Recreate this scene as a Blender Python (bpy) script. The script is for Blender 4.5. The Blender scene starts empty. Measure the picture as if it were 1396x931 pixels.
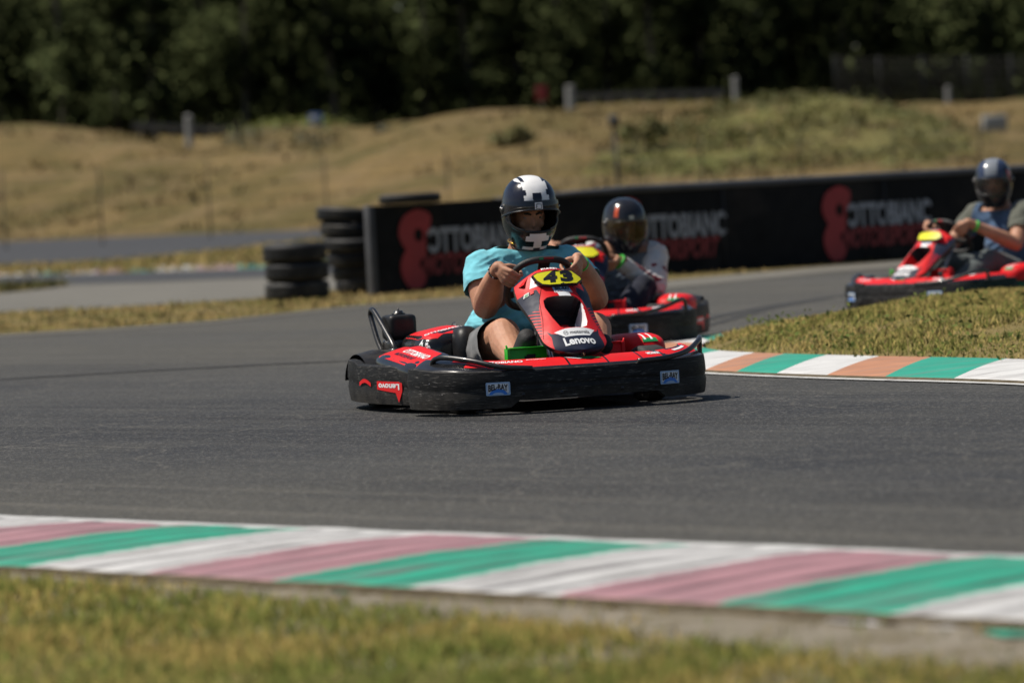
import bpy, bmesh, math, random
import numpy as np
from mathutils import Vector, Matrix, noise, Euler

random.seed(7)
rng = np.random.default_rng(7)
S = bpy.context.scene
COL = S.collection
R = math.radians

# ------------------------------------------------------------------ camera
CAM_H, FPX, PITCH, ROLL = 1.05, 5900.0, R(2.06), R(3.0)
_f = Vector((0, math.cos(PITCH), -math.sin(PITCH)))
_r0 = Vector((1, 0, 0)); _u0 = _r0.cross(_f)
_r = _r0 * math.cos(ROLL) - _u0 * math.sin(ROLL)
_u = _u0 * math.cos(ROLL) + _r0 * math.sin(ROLL)
cd = bpy.data.cameras.new('camera'); cam = bpy.data.objects.new('camera', cd); COL.objects.link(cam)
cam.matrix_world = Matrix(((_r.x, _u.x, -_f.x, 0), (_r.y, _u.y, -_f.y, 0), (_r.z, _u.z, -_f.z, CAM_H), (0, 0, 0, 1)))
cd.sensor_width = 36; cd.lens = 36 * FPX / 1396
cd.clip_start = 0.5; cd.clip_end = 3000
cd.dof.use_dof = True; cd.dof.focus_distance = 19.6; cd.dof.aperture_fstop = 2.7
S.camera = cam
# ------------------------------------------------------------------ light
w = bpy.data.worlds.new('World'); S.world = w; w.use_nodes = True
nt = w.node_tree; bg = nt.nodes['Background']
sky = nt.nodes.new('ShaderNodeTexSky'); sky.sky_type = 'NISHITA'; sky.sun_disc = False
SUN_TO = Vector((-0.50, 0.06, 0.86)).normalized()
sky.sun_elevation = math.asin(SUN_TO.z); sky.sun_rotation = math.atan2(SUN_TO.x, SUN_TO.y)
sky.air_density = 1.0; sky.dust_density = 1.0
nt.links.new(sky.outputs[0], bg.inputs[0]); bg.inputs[1].default_value = 0.05
sd = bpy.data.lights.new('sun', 'SUN'); sun = bpy.data.objects.new('sun', sd); COL.objects.link(sun)
sd.energy = 4.0; sd.angle = R(0.53); sd.color = (1.0, 0.93, 0.83)
sun.rotation_euler = (-SUN_TO).to_track_quat('-Z', 'Y').to_euler(); sun.location = (-20, 0, 40)
S.view_settings.view_transform = 'Standard'; S.view_settings.look = 'None'
S.view_settings.gamma = 1; S.view_settings.exposure = 0.48
try: S.view_settings.use_curve_mapping = False
except Exception: pass
try:
    S.cycles.use_denoising = True; S.cycles.max_bounces = 8; S.cycles.transparent_max_bounces = 12
except Exception: pass

def ray(px, py):
    return (_f + _r * ((px - 698) / FPX) + _u * ((465.5 - py) / FPX))
def G(px, py, z=0.0):
    """point of the horizontal plane z seen at photo position (px, py)"""
    d = ray(px, py); t = (z - CAM_H) / d.z
    return Vector((d.x * t, d.y * t, z))
def AT(px, py, D):
    d = ray(px, py); t = D / d.y
    return Vector((d.x * t, D, CAM_H + d.z * t))
def GL(pts, z=0.0): return [G(x, y, z) for x, y in pts]

# ------------------------------------------------------------------ object helpers
def tag(o, label=None, cat=None, group=None, kind=None):
    if label: o['label'] = label
    if cat: o['category'] = cat
    if group: o['group'] = group
    if kind: o['kind'] = kind
    return o
def empty(name, loc=(0, 0, 0), rz=0.0, parent=None):
    o = bpy.data.objects.new(name, None); COL.objects.link(o)
    o.location = loc; o.rotation_euler = (0, 0, rz); o.parent = parent
    o.empty_display_size = 0.2
    return o
def mesh_obj(name, V, F, mats, parent=None, idx=None, smooth=True, uv=None):
    me = bpy.data.meshes.new(name)
    me.from_pydata([tuple(v) for v in V], [], [tuple(f) for f in F])
    if not isinstance(mats, (list, tuple)): mats = [mats]
    for m in mats: me.materials.append(m)
    if idx is not None: me.polygons.foreach_set('material_index', np.asarray(idx, dtype=np.int32))
    if smooth: me.polygons.foreach_set('use_smooth', np.ones(len(me.polygons), dtype=bool))
    me.update()
    o = bpy.data.objects.new(name, me); COL.objects.link(o); o.parent = parent
    return o
def sharp(o, deg=35):
    """split smooth shading at hard edges"""
    me = o.data; bm = bmesh.new(); bm.from_mesh(me)
    a = R(deg)
    for e in bm.edges:
        if len(e.link_faces) == 2 and e.calc_face_angle(0) > a: e.smooth = False
    bm.to_mesh(me); bm.free(); return o
def copy_tree(o, parent=None):
    c = o.copy(); COL.objects.link(c); c.parent = parent
    for ch in list(o.children): copy_tree(ch, c)
    return c
def catmull(P, n=8, closed=False):
    P = [np.array(p, float) for p in P]; out = []
    N = len(P); segs = N if closed else N - 1
    for i in range(segs):
        if closed: p0, p1, p2, p3 = P[i - 1], P[i], P[(i + 1) % N], P[(i + 2) % N]
        else:
            p1, p2 = P[i], P[i + 1]
            p0 = P[i - 1] if i > 0 else 2 * p1 - p2
            p3 = P[i + 2] if i + 2 < N else 2 * p2 - p1
        for k in range(n):
            t = k / n
            out.append(0.5 * ((2 * p1) + (-p0 + p2) * t + (2 * p0 - 5 * p1 + 4 * p2 - p3) * t * t + (-p0 + 3 * p1 - 3 * p2 + p3) * t ** 3))
    if not closed: out.append(P[-1])
    return np.array(out)

class MB:
    def __init__(s): s.v = []; s.f = []; s.i = []
    def add(s, V, F, mi=0):
        b = len(s.v); s.v += [tuple(map(float, p)) for p in V]
        s.f += [tuple(b + k for k in f) for f in F]; s.i += [mi] * len(F); return s
    def box(s, c, h, rot=None, mi=0, bev=0.0):
        c = Vector(c); M = rot if rot is not None else Matrix.Identity(3)
        bm = bmesh.new(); bmesh.ops.create_cube(bm, size=1.0)
        for v in bm.verts: v.co = Vector((v.co.x * 2 * h[0], v.co.y * 2 * h[1], v.co.z * 2 * h[2]))
        if bev > 0: bmesh.ops.bevel(bm, geom=list(bm.edges), offset=bev, segments=2, affect='EDGES', profile=0.6)
        bm.verts.index_update()
        V = [c + M @ v.co for v in bm.verts]; F = [[v.index for v in f.verts] for f in bm.faces]
        bm.free(); return s.add(V, F, mi)
    def tube(s, P, r, n=10, mi=0, closed=False, cap=True):
        P = [Vector(p) for p in P]; N = len(P)
        rr = r if hasattr(r, '__len__') else [r] * N
        V = []; F = []; prev = None
        for k in range(N):
            a = P[k - 1] if (k > 0 or closed) else P[k]
            b = P[(k + 1) % N] if (k < N - 1 or closed) else P[k]
            t = (b - a)
            t = t.normalized() if t.length > 1e-9 else Vector((0, 0, 1))
            if prev is None:
                ref = Vector((0, 0, 1)) if abs(t.z) < 0.9 else Vector((1, 0, 0)); x = t.cross(ref).normalized()
            else:
                x = (prev - t * prev.dot(t)).normalized()
            y = t.cross(x); prev = x
            for j in range(n):
                an = 2 * math.pi * j / n
                V.append(P[k] + (x * math.cos(an) + y * math.sin(an)) * rr[k])
        for k in range(N if closed else N - 1):
            q = (k + 1) % N
            for j in range(n):
                m = (j + 1) % n
                F.append((k * n + j, k * n + m, q * n + m, q * n + j))
        if cap and not closed:
            F.append(tuple(range(n - 1, -1, -1))); F.append(tuple((N - 1) * n + j for j in range(n)))
        return s.add(V, F, mi)
    def lathe(s, prof, o=(0, 0, 0), ax=(0, 0, 1), n=32, mi=0, closed=False):
        """prof: (radius, height) along axis ax"""
        ax = Vector(ax).normalized(); ref = Vector((0, 0, 1)) if abs(ax.z) < 0.9 else Vector((1, 0, 0))
        x = ax.cross(ref).normalized(); y = ax.cross(x); o = Vector(o); V = []; F = []
        m = len(prof)
        for (r, h) in prof:
            for j in range(n):
                a = 2 * math.pi * j / n
                V.append(o + ax * h + (x * math.cos(a) + y * math.sin(a)) * r)
        for k in range(m if closed else m - 1):
            q = (k + 1) % m
            for j in range(n):
                l = (j + 1) % n
                F.append((k * n + j, k * n + l, q * n + l, q * n + j))
        return s.add(V, F, mi)
    def grid(s, A, mi=0, closed=False, fn=None):
        n, m = len(A), len(A[0]); V = [p for row in A for p in row]; b = len(s.v)
        s.v += [tuple(map(float, p)) for p in V]
        for i in range(n - 1):
            for j in range(m if closed else m - 1):
                k = (j + 1) % m
                s.f.append((b + i * m + j, b + (i + 1) * m + j, b + (i + 1) * m + k, b + i * m + k))
                s.i.append(fn(i, j) if fn else mi)
        return s
    def superbox(s, c, h, e=4.0, n=28, fn=None, mi=0, rot=None):
        """rounded box; fn(local unit pos, local pos) -> material index"""
        V = []; c = Vector(c); M = rot if rot is not None else Matrix.Identity(3); b = len(s.v); m2 = 2 * n
        pts = []
        for i in range(n + 1):
            la = -math.pi / 2 + math.pi * i / n
            for j in range(m2):
                lo = 2 * math.pi * j / m2
                d = Vector((math.cos(la) * math.cos(lo), math.cos(la) * math.sin(lo), math.sin(la)))
                k = (abs(d.x) ** e + abs(d.y) ** e + abs(d.z) ** e) ** (-1 / e)
                p = d * k
                pts.append(p); V.append(c + M @ Vector((p.x * h[0], p.y * h[1], p.z * h[2])))
        s.v += [tuple(v) for v in V]
        for i in range(n):
            for j in range(m2):
                k = (j + 1) % m2
                q = (i * m2 + j, i * m2 + k, (i + 1) * m2 + k, (i + 1) * m2 + j)
                s.f.append(tuple(b + z for z in q))
                if fn:
                    mp = (pts[q[0]] + pts[q[1]] + pts[q[2]] + pts[q[3]]) / 4
                    s.i.append(fn(mp))
                else: s.i.append(mi)
        return s
    def build(s, name, mats, parent=None, smooth=True, sh=None):
        o = mesh_obj(name, s.v, s.f, mats, parent, s.i, smooth)
        if sh: sharp(o, sh)
        return o

def inpoly(x, y, P):
    c = False; n = len(P); j = n - 1
    for i in range(n):
        xi, yi = P[i]; xj, yj = P[j]
        if (yi > y) != (yj > y) and x < (xj - xi) * (y - yi) / (yj - yi) + xi: c = not c
        j = i
    return c
def sheet(name, pts, mat, z=None, parent=None, kind='structure'):
    """flat polygon lying on the ground"""
    bm = bmesh.new()
    vs = [bm.verts.new((p[0], p[1], p[2] if z is None else z)) for p in pts]
    f = bm.faces.new(vs)
    f.normal_update()
    if f.normal.z < 0: f.normal_flip()
    bmesh.ops.triangulate(bm, faces=[f])
    me = bpy.data.meshes.new(name); bm.to_mesh(me); bm.free(); me.materials.append(mat)
    o = bpy.data.objects.new(name, me); COL.objects.link(o); o.parent = parent
    if kind: o['kind'] = kind
    return o

# ------------------------------------------------------------------ text
_tc = {}
def text_geo(s, bold=0.0, shear=0.0, res=4, spacing=1.0):
    """(V, F) of a line of lettering, cap height 1, centred"""
    key = (s, bold, shear, res, spacing)
    if key in _tc: return _tc[key]
    cu = bpy.data.curves.new('t', 'FONT'); cu.body = s; cu.size = 1.0; cu.offset = bold; cu.shear = shear
    cu.resolution_u = res; cu.space_character = spacing
    ob = bpy.data.objects.new('t', cu); COL.objects.link(ob)
    bpy.context.view_layer.update()
    ev = ob.evaluated_get(bpy.context.evaluated_depsgraph_get()); me = ev.to_mesh()
    V = np.array([v.co[:2] for v in me.vertices]); F = [tuple(p.vertices) for p in me.polygons]
    ev.to_mesh_clear(); bpy.data.objects.remove(ob); bpy.data.curves.remove(cu)
    V[:, 0] -= (V[:, 0].min() + V[:, 0].max()) / 2
    V[:, 1] -= V[:, 1].min(); V /= max(1e-6, 0.70)
    V[:, 1] -= 0.5
    _tc[key] = (V, F); return V, F
def put_text(mb, s, fn, size, width=None, bold=0.02, shear=0, mi=0, flipx=False, spacing=1.0):
    """lettering of cap height `size` laid on a surface by fn(a, b) (a to the right, b up, metres)"""
    V, F = text_geo(s, bold, shear, 4, spacing)
    W = V[:, 0].max() - V[:, 0].min()
    sx = size if width is None else width / W
    mb.add([fn(v[0] * sx, v[1] * size) for v in V], F, mi)
def put_poly(mb, pts, fn, mi=0, n=6):
    """filled polygon laid on a surface, cut fine enough to follow it"""
    bm = bmesh.new(); f = bm.faces.new([bm.verts.new((p[0], p[1], 0)) for p in pts])
    bmesh.ops.triangulate(bm, faces=[f])
    for _ in range(2): bmesh.ops.subdivide_edges(bm, edges=list(bm.edges), cuts=1, use_grid_fill=True)
    bm.verts.index_update()
    mb.add([fn(v.co.x, v.co.y) for v in bm.verts], [[v.index for v in f.verts] for f in bm.faces], mi); bm.free()
# ------------------------------------------------------------------ materials
def nodes(name):
    m = bpy.data.materials.new(name); m.use_nodes = True
    t = m.node_tree; return m, t, t.nodes['Principled BSDF']
def N(t, typ, **k):
    n = t.nodes.new(typ)
    for a, b in k.items(): setattr(n, a, b)
    return n
def mixc(t, fac, a, b, blend='MIX'):
    n = N(t, 'ShaderNodeMix', data_type='RGBA', blend_type=blend)
    for sock, val in ((n.inputs[0], fac), (n.inputs[6], a), (n.inputs[7], b)):
        if hasattr(val, 'is_output') or isinstance(val, bpy.types.NodeSocket): t.links.new(val, sock)
        elif isinstance(val, (tuple, list)): sock.default_value = (*val[:3], 1)
        else: sock.default_value = val
    return n.outputs[2]
def coords(t, scale=(1, 1, 1), rotz=0.0, kind='Object'):
    tc = N(t, 'ShaderNodeTexCoord'); mp = N(t, 'ShaderNodeMapping')
    mp.inputs['Scale'].default_value = scale; mp.inputs['Rotation'].default_value = (0, 0, rotz)
    t.links.new(tc.outputs[kind], mp.inputs[0]); return mp.outputs[0]
def noise_f(t, vec, scale, detail=4, rough=0.55):
    n = N(t, 'ShaderNodeTexNoise'); n.inputs['Scale'].default_value = scale
    n.inputs['Detail'].default_value = detail; n.inputs['Roughness'].default_value = rough
    t.links.new(vec, n.inputs['Vector']); return n.outputs[0]
def ramp(t, src, a, b, va=0.0, vb=1.0):
    n = N(t, 'ShaderNodeMapRange'); n.inputs[1].default_value = a; n.inputs[2].default_value = b
    n.inputs[3].default_value = va; n.inputs[4].default_value = vb; t.links.new(src, n.inputs[0]); return n.outputs[0]
def math_n(t, op, a, b=None):
    n = N(t, 'ShaderNodeMath', operation=op)
    for k, v in enumerate((a, b)):
        if v is None: continue
        if isinstance(v, (int, float)): n.inputs[k].default_value = v
        else: t.links.new(v, n.inputs[k])
    return n.outputs[0]
def bump(t, p, src, strength, dist):
    b = N(t, 'ShaderNodeBump'); b.inputs['Strength'].default_value = strength; b.inputs['Distance'].default_value = dist
    t.links.new(src, b.inputs['Height']); t.links.new(b.outputs[0], p.inputs['Normal'])
def plain(name, col, rough=0.5, metal=0.0, var=0.12, scale=14, spec=0.5, coat=0.0, bmp=0.0, bscale=60, dirt=0.0, dirtcol=(0.16, 0.13, 0.1), bdist=0.004):
    m, t, p = nodes(name); v = coords(t)
    n = noise_f(t, v, scale, 5)
    lo = tuple(c * (1 - var) for c in col); hi = tuple(min(1, c * (1 + var)) for c in col)
    c = mixc(t, ramp(t, n, 0.3, 0.7), lo, hi)
    if dirt > 0:
        d = noise_f(t, v, scale * 0.45, 8, 0.7)
        c = mixc(t, ramp(t, d, 0.5, 0.75, 0, dirt), c, dirtcol)
    t.links.new(c, p.inputs['Base Color'])
    r2 = noise_f(t, v, scale * 2.3, 3)
    t.links.new(ramp(t, r2, 0.25, 0.75, max(0.02, rough - 0.07), min(1, rough + 0.1)), p.inputs['Roughness'])
    p.inputs['Metallic'].default_value = metal; p.inputs['Specular IOR Level'].default_value = spec
    p.inputs['Coat Weight'].default_value = coat; p.inputs['Coat Roughness'].default_value = 0.06
    if bmp > 0: bump(t, p, noise_f(t, v, bscale, 5), bmp, bdist)
    return m
def bodypaint(name, col, rough=0.34, coat=0.08, spec=0.4): return plain(name, col, rough, var=0.05, scale=9, coat=coat, spec=spec, dirt=0.18, dirtcol=(0.12, 0.09, 0.07))

M = {}
M['red'] = bodypaint('red_bodywork', (0.66, 0.010, 0.014), 0.5, 0.0, 0.22)
M['navy'] = bodypaint('navy_bodywork', (0.010, 0.016, 0.040), 0.5, 0.0, 0.2)
M['white'] = bodypaint('white_sticker', (0.78, 0.79, 0.80), 0.5, 0.0, 0.25)
M['black_plastic'] = plain('black_moulded_plastic', (0.011, 0.011, 0.012), 0.42, var=0.2, spec=0.3, dirt=0.25, bmp=0.15, bscale=140)
M['black_gloss'] = bodypaint('black_gloss_plastic', (0.009, 0.0095, 0.011), 0.24, 0.3)
M['yellow'] = bodypaint('yellow_plate', (0.68, 0.64, 0.015))
M['green_metal'] = bodypaint('green_painted_metal', (0.03, 0.42, 0.02))
M['green_sticker'] = bodypaint('green_sticker', (0.01, 0.22, 0.07))
M['lightblue'] = bodypaint('pale_blue_sticker', (0.33, 0.47, 0.68))
M['blue'] = bodypaint('blue_sticker', (0.03, 0.20, 0.68))
M['ink'] = plain('black_ink', (0.008, 0.008, 0.012), 0.4, var=0.05)
M['steel'] = plain('worn_steel', (0.5, 0.5, 0.5), 0.35, metal=0.9, dirt=0.4)
M['tube_black'] = plain('black_painted_tube', (0.012, 0.012, 0.013), 0.3, var=0.2, coat=0.2, dirt=0.3)
M['rubber'] = plain('tyre_rubber', (0.022, 0.022, 0.022), 0.75, var=0.25, dirt=0.5, dirtcol=(0.09, 0.08, 0.065), bmp=0.3, bscale=90)
M['old_tyre'] = plain('weathered_tyre_rubber', (0.015, 0.0155, 0.0165), 0.6, spec=0.3, var=0.35, scale=6, dirt=0.6, dirtcol=(0.085, 0.075, 0.055), bmp=0.3, bscale=60)
M['seat'] = plain('seat_shell', (0.012, 0.013, 0.016), 0.4)
M['tray'] = plain('floor_tray_metal', (0.05, 0.05, 0.052), 0.5, metal=0.5, dirt=0.5)
M['grip'] = plain('steering_wheel_grip', (0.010, 0.010, 0.010), 0.6, bmp=0.4, bscale=160)

def bumper_mat():
    m, t, p = nodes('scuffed_black_plastic'); v = coords(t)
    vs = coords(t, (5, 5, 46))
    scr = noise_f(t, vs, 3.2, 7, 0.72); big = noise_f(t, v, 3.5, 5, 0.6)
    streak = math_n(t, 'MULTIPLY', ramp(t, scr, 0.55, 0.76), ramp(t, big, 0.35, 0.65))
    c = mixc(t, ramp(t, noise_f(t, v, 16, 5), 0.3, 0.7), (0.007, 0.007, 0.0075), (0.015, 0.015, 0.015))
    c = mixc(t, math_n(t, 'MULTIPLY', streak, 0.95), c, (0.30, 0.285, 0.265))
    p.inputs['Specular IOR Level'].default_value = 0.22
    lng = noise_f(t, coords(t, (2.2, 2.2, 75)), 2.0, 8, 0.75)
    c = mixc(t, math_n(t, 'MULTIPLY', ramp(t, lng, 0.60, 0.70, 0, 0.8), ramp(t, noise_f(t, v, 6, 3), 0.42, 0.6)), c, (0.36, 0.35, 0.33))
    # road dust clings near the lower edge
    sx = N(t, 'ShaderNodeSeparateXYZ'); t.links.new(coords(t), sx.inputs[0])
    low = ramp(t, sx.outputs[2], 0.03, 0.13, 0.5, 0.0)
    d = math_n(t, 'MULTIPLY', low, ramp(t, noise_f(t, v, 9, 6, 0.7), 0.35, 0.7))
    c = mixc(t, d, c, (0.13, 0.115, 0.095))
    t.links.new(c, p.inputs['Base Color'])
    t.links.new(ramp(t, scr, 0.3, 0.7, 0.5, 0.72), p.inputs['Roughness'])
    bump(t, p, scr, 0.35, 0.003)
    return m
M['bumper'] = bumper_mat()

def skin_mat():
    m, t, p = nodes('tanned_skin'); v = coords(t)
    c = mixc(t, ramp(t, noise_f(t, v, 7, 4), 0.3, 0.7), (0.36, 0.175, 0.105), (0.52, 0.275, 0.175))
    c = mixc(t, ramp(t, noise_f(t, v, 55, 4), 0.45, 0.75, 0, 0.35), c, (0.30, 0.13, 0.08))
    t.links.new(c, p.inputs['Base Color']); p.inputs['Roughness'].default_value = 0.58; p.inputs['Specular IOR Level'].default_value = 0.35
    p.inputs['Subsurface Weight'].default_value = 0.12; p.inputs['Subsurface Radius'].default_value = (0.02, 0.008, 0.004)
    bump(t, p, noise_f(t, v, 130, 4), 0.25, 0.003); return m
M['skin'] = skin_mat()
def cloth(name, col, col2=None, weave=300, var=0.1):
    m, t, p = nodes(name); v = coords(t)
    n = noise_f(t, v, 6, 5)
    c = mixc(t, ramp(t, n, 0.3, 0.7), tuple(x * (1 - var) for x in col), tuple(min(1, x * (1 + var)) for x in col))
    if col2: c = mixc(t, ramp(t, noise_f(t, v, 9, 3), 0.52, 0.56), c, col2)
    t.links.new(c, p.inputs['Base Color']); p.inputs['Roughness'].default_value = 0.9
    p.inputs['Specular IOR Level'].default_value = 0.2
    p.inputs['Sheen Weight'].default_value = 0.15
    bump(t, p, noise_f(t, v, 24, 6, 0.6), 0.5, 0.006); return m
def visor_mat(name, col, alpha):
    m, t, p = nodes(name); v = coords(t)
    c = mixc(t, noise_f(t, v, 5), tuple(x * 0.8 for x in col), col); t.links.new(c, p.inputs['Base Color'])
    p.inputs['Roughness'].default_value = 0.06; p.inputs['Coat Weight'].default_value = 0.4
    p.inputs['Alpha'].default_value = alpha; return m

KA = Vector((3.13, -3.55, 0)).normalized()           # along the near kerb, to the right
KP = Vector((-KA.y, KA.x, 0))                        # across it, towards the track
K0 = G(0, 703)
def asphalt_mat(name, dark=(0.027, 0.028, 0.030), light=(0.068, 0.064, 0.052), line=True, grain=1.0):
    m, t, p = nodes(name); v = coords(t)
    ang = math.atan2(KA.y, KA.x)
    tc = N(t, 'ShaderNodeTexCoord')
    if line:   # rubbered racing line: across-track distance q from the near kerb
        d = N(t, 'ShaderNodeVectorMath', operation='DOT_PRODUCT'); t.links.new(tc.outputs['Object'], d.inputs[0]); d.inputs[1].default_value = (KP.x, KP.y, 0)
        q = math_n(t, 'SUBTRACT', d.outputs['Value'], KP.x * K0.x + KP.y * K0.y)
        wob = noise_f(t, v, 0.35, 3); q = math_n(t, 'ADD', q, ramp(t, wob, 0, 1, -1.1, 1.1))
        rub = math_n(t, 'MULTIPLY', ramp(t, q, 0.2, 2.2), ramp(t, q, 9.5, 6.0))
    else: rub = ramp(t, noise_f(t, v, 0.08, 2), 0.2, 0.6)
    vs = coords(t, (0.16, 1.0, 1.0), 0.0)
    rot = N(t, 'ShaderNodeMapping'); rot.inputs['Rotation'].default_value = (0, 0, -ang); rot.inputs['Scale'].default_value = (1, 1, 1)
    t.links.new(tc.outputs['Object'], rot.inputs[0])
    st = N(t, 'ShaderNodeMapping'); st.inputs['Scale'].default_value = (0.12, 1.5, 1); t.links.new(rot.outputs[0], st.inputs[0])
    streak = noise_f(t, st.outputs[0], 1.1, 6, 0.6)
    c = mixc(t, rub, light, dark)
    c = mixc(t, ramp(t, streak, 0.35, 0.7, 0, 0.45), c, tuple(x * 0.62 for x in dark))
    c = mixc(t, ramp(t, noise_f(t, v, 1.3, 6, 0.65), 0.45, 0.75, 0, 0.35), c, tuple(x * 1.25 for x in light))
    if line:                                              # rubber laid down in long thin streaks, dust and pale patches
        s3 = N(t, 'ShaderNodeMapping'); s3.inputs['Scale'].default_value = (0.045, 5.5, 1); t.links.new(rot.outputs[0], s3.inputs[0])
        fs = noise_f(t, s3.outputs[0], 1.0, 5, 0.6)
        c = mixc(t, math_n(t, 'MULTIPLY', ramp(t, fs, 0.50, 0.64, 0, 0.75), rub), c, (0.014, 0.014, 0.015))
        c = mixc(t, ramp(t, noise_f(t, v, 0.28, 3, 0.5), 0.42, 0.62, 0, 0.5), c, (0.056, 0.055, 0.050))
        c = mixc(t, math_n(t, 'MULTIPLY', ramp(t, fs, 0.46, 0.36, 0, 0.35), ramp(t, rub, 1, 0, 0.25, 1)), c, (0.15, 0.138, 0.115))
        ck = N(t, 'ShaderNodeTexVoronoi', feature='DISTANCE_TO_EDGE'); ck.inputs['Scale'].default_value = 0.42
        wv = N(t, 'ShaderNodeVectorMath', operation='ADD'); nn = N(t, 'ShaderNodeTexNoise'); nn.inputs['Scale'].default_value = 1.2; nn.inputs['Detail'].default_value = 6
        t.links.new(v, nn.inputs['Vector']); t.links.new(v, wv.inputs[0]); t.links.new(nn.outputs['Color'], wv.inputs[1]); t.links.new(wv.outputs[0], ck.inputs['Vector'])
        c = mixc(t, ramp(t, ck.outputs['Distance'], 0.006, 0.0, 0, 0.4), c, (0.14, 0.13, 0.11))
    vo = N(t, 'ShaderNodeTexVoronoi'); vo.inputs['Scale'].default_value = 95; t.links.new(v, vo.inputs['Vector'])
    g = N(t, 'ShaderNodeSeparateColor'); t.links.new(vo.outputs['Color'], g.inputs[0])
    spk = ramp(t, g.outputs[0], 0.80, 1.0, 0, 0.55 * grain); dk = ramp(t, g.outputs[1], 0.55, 1.0, 0, 0.6 * grain)
    c = mixc(t, spk, c, (0.22, 0.21, 0.19)); c = mixc(t, dk, c, (0.018, 0.018, 0.019))
    t.links.new(c, p.inputs['Base Color'])
    t.links.new(ramp(t, g.outputs[2], 0, 1, 0.62, 0.9), p.inputs['Roughness']); p.inputs['Specular IOR Level'].default_value = 0.3
    bump(t, p, vo.outputs['Distance'], 0.5 * grain, 0.006); return m
M['asphalt'] = asphalt_mat('track_asphalt')
M['far_asphalt'] = asphalt_mat('far_asphalt', (0.040, 0.042, 0.046), (0.05, 0.05, 0.052), False, 0.5)
M['skid'] = asphalt_mat('rubber_on_asphalt', (0.026, 0.0265, 0.028), (0.046, 0.045, 0.042), False, 0.9)
M['concrete'] = asphalt_mat('pale_runoff', (0.135, 0.128, 0.108), (0.17, 0.16, 0.135), False, 0.5)
def kerb_paint(name, col, wear=0.5, ribs=False):
    m, t, p = nodes(name); v = coords(t)
    c = mixc(t, ramp(t, noise_f(t, v, 4, 5), 0.3, 0.7), tuple(x * 0.85 for x in col), tuple(min(1, x * 1.08) for x in col))
    # scuffs run along the ribs (across the kerb)
    tc = N(t, 'ShaderNodeTexCoord'); mp = N(t, 'ShaderNodeMapping')
    mp.inputs['Rotation'].default_value = (0, 0, -math.atan2(KA.y, KA.x)); t.links.new(tc.outputs['Object'], mp.inputs[0])
    m2 = N(t, 'ShaderNodeMapping'); m2.inputs['Scale'].default_value = (7, 0.7, 1); t.links.new(mp.outputs[0], m2.inputs[0])
    st = noise_f(t, m2.outputs[0], 1.6, 6, 0.62)
    c = mixc(t, ramp(t, st, 0.52, 0.70, 0, wear), c, (0.16, 0.145, 0.14))
    if ribs:                                              # grime sits in the grooves between the ribs
        ds = []
        for ax in (KA, KP):
            d = N(t, 'ShaderNodeVectorMath', operation='DOT_PRODUCT'); t.links.new(tc.outputs['Object'], d.inputs[0]); d.inputs[1].default_value = tuple(ax)
            ds.append(math_n(t, 'SUBTRACT', d.outputs['Value'], ax.dot(K0)))
        ph = math_n(t, 'DIVIDE', math_n(t, 'ADD', ds[0], math_n(t, 'MULTIPLY', ds[1], 0.16)), 0.1917)
        fr = math_n(t, 'ABSOLUTE', math_n(t, 'SUBTRACT', math_n(t, 'FRACT', ph), 0.5))
        g = math_n(t, 'MULTIPLY', ramp(t, fr, 0.22, 0.48, 0, 0.95), ramp(t, noise_f(t, m2.outputs[0], 1.1, 5, 0.6), 0.30, 0.62, 0.1, 1.0))
        c = mixc(t, g, c, (0.05, 0.044, 0.044))
    ch = noise_f(t, v, 30, 6, 0.7); c = mixc(t, ramp(t, ch, 0.60, 0.70, 0, 0.8 * wear), c, (0.10, 0.09, 0.08))
    bare = noise_f(t, m2.outputs[0], 0.9, 8, 0.75); c = mixc(t, ramp(t, bare, 0.55, 0.63, 0, 0.55 * wear), c, (0.21, 0.195, 0.18))
    t.links.new(c, p.inputs['Base Color']); p.inputs['Roughness'].default_value = 0.6
    bump(t, p, noise_f(t, v, 45, 5), 0.3, 0.004); return m
M['k_white'] = kerb_paint('kerb_white', (0.52, 0.515, 0.505), 0.85, True)
M['k_pink'] = kerb_paint('kerb_faded_pink', (0.36, 0.185, 0.205), 0.7, True)
M['k_green'] = kerb_paint('kerb_green', (0.012, 0.30, 0.185), 0.65, True)
M['k_orange'] = kerb_paint('kerb_orange', (0.44, 0.20, 0.105), 0.55)
M['line'] = kerb_paint('white_line', (0.50, 0.50, 0.485), 0.95)
M['k_white2'] = kerb_paint('inner_kerb_white', (0.58, 0.58, 0.57), 0.5)
M['k_green2'] = kerb_paint('inner_kerb_green', (0.015, 0.30, 0.205), 0.5)

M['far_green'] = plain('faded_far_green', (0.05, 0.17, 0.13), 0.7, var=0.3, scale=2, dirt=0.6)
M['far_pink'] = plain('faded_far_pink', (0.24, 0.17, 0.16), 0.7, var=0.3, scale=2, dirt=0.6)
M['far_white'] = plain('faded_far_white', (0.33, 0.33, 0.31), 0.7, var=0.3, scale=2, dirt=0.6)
def earth(name, a, b, c3, s1=1.2, s2=9.0, bm_s=0.6, bd=0.05):
    m, t, p = nodes(name); v = coords(t)
    c = mixc(t, ramp(t, noise_f(t, v, s1, 6, 0.6), 0.35, 0.65), a, b)
    c = mixc(t, ramp(t, noise_f(t, v, s2, 6, 0.65), 0.45, 0.7, 0, 0.8), c, c3)
    t.links.new(c, p.inputs['Base Color']); p.inputs['Roughness'].default_value = 0.95; p.inputs['Specular IOR Level'].default_value = 0.15
    bump(t, p, noise_f(t, v, s2 * 2, 6, 0.7), bm_s, bd); return m
M['soil'] = earth('dry_soil_and_grass', (0.19, 0.14, 0.06), (0.11, 0.105, 0.035), (0.21, 0.15, 0.07))
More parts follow.
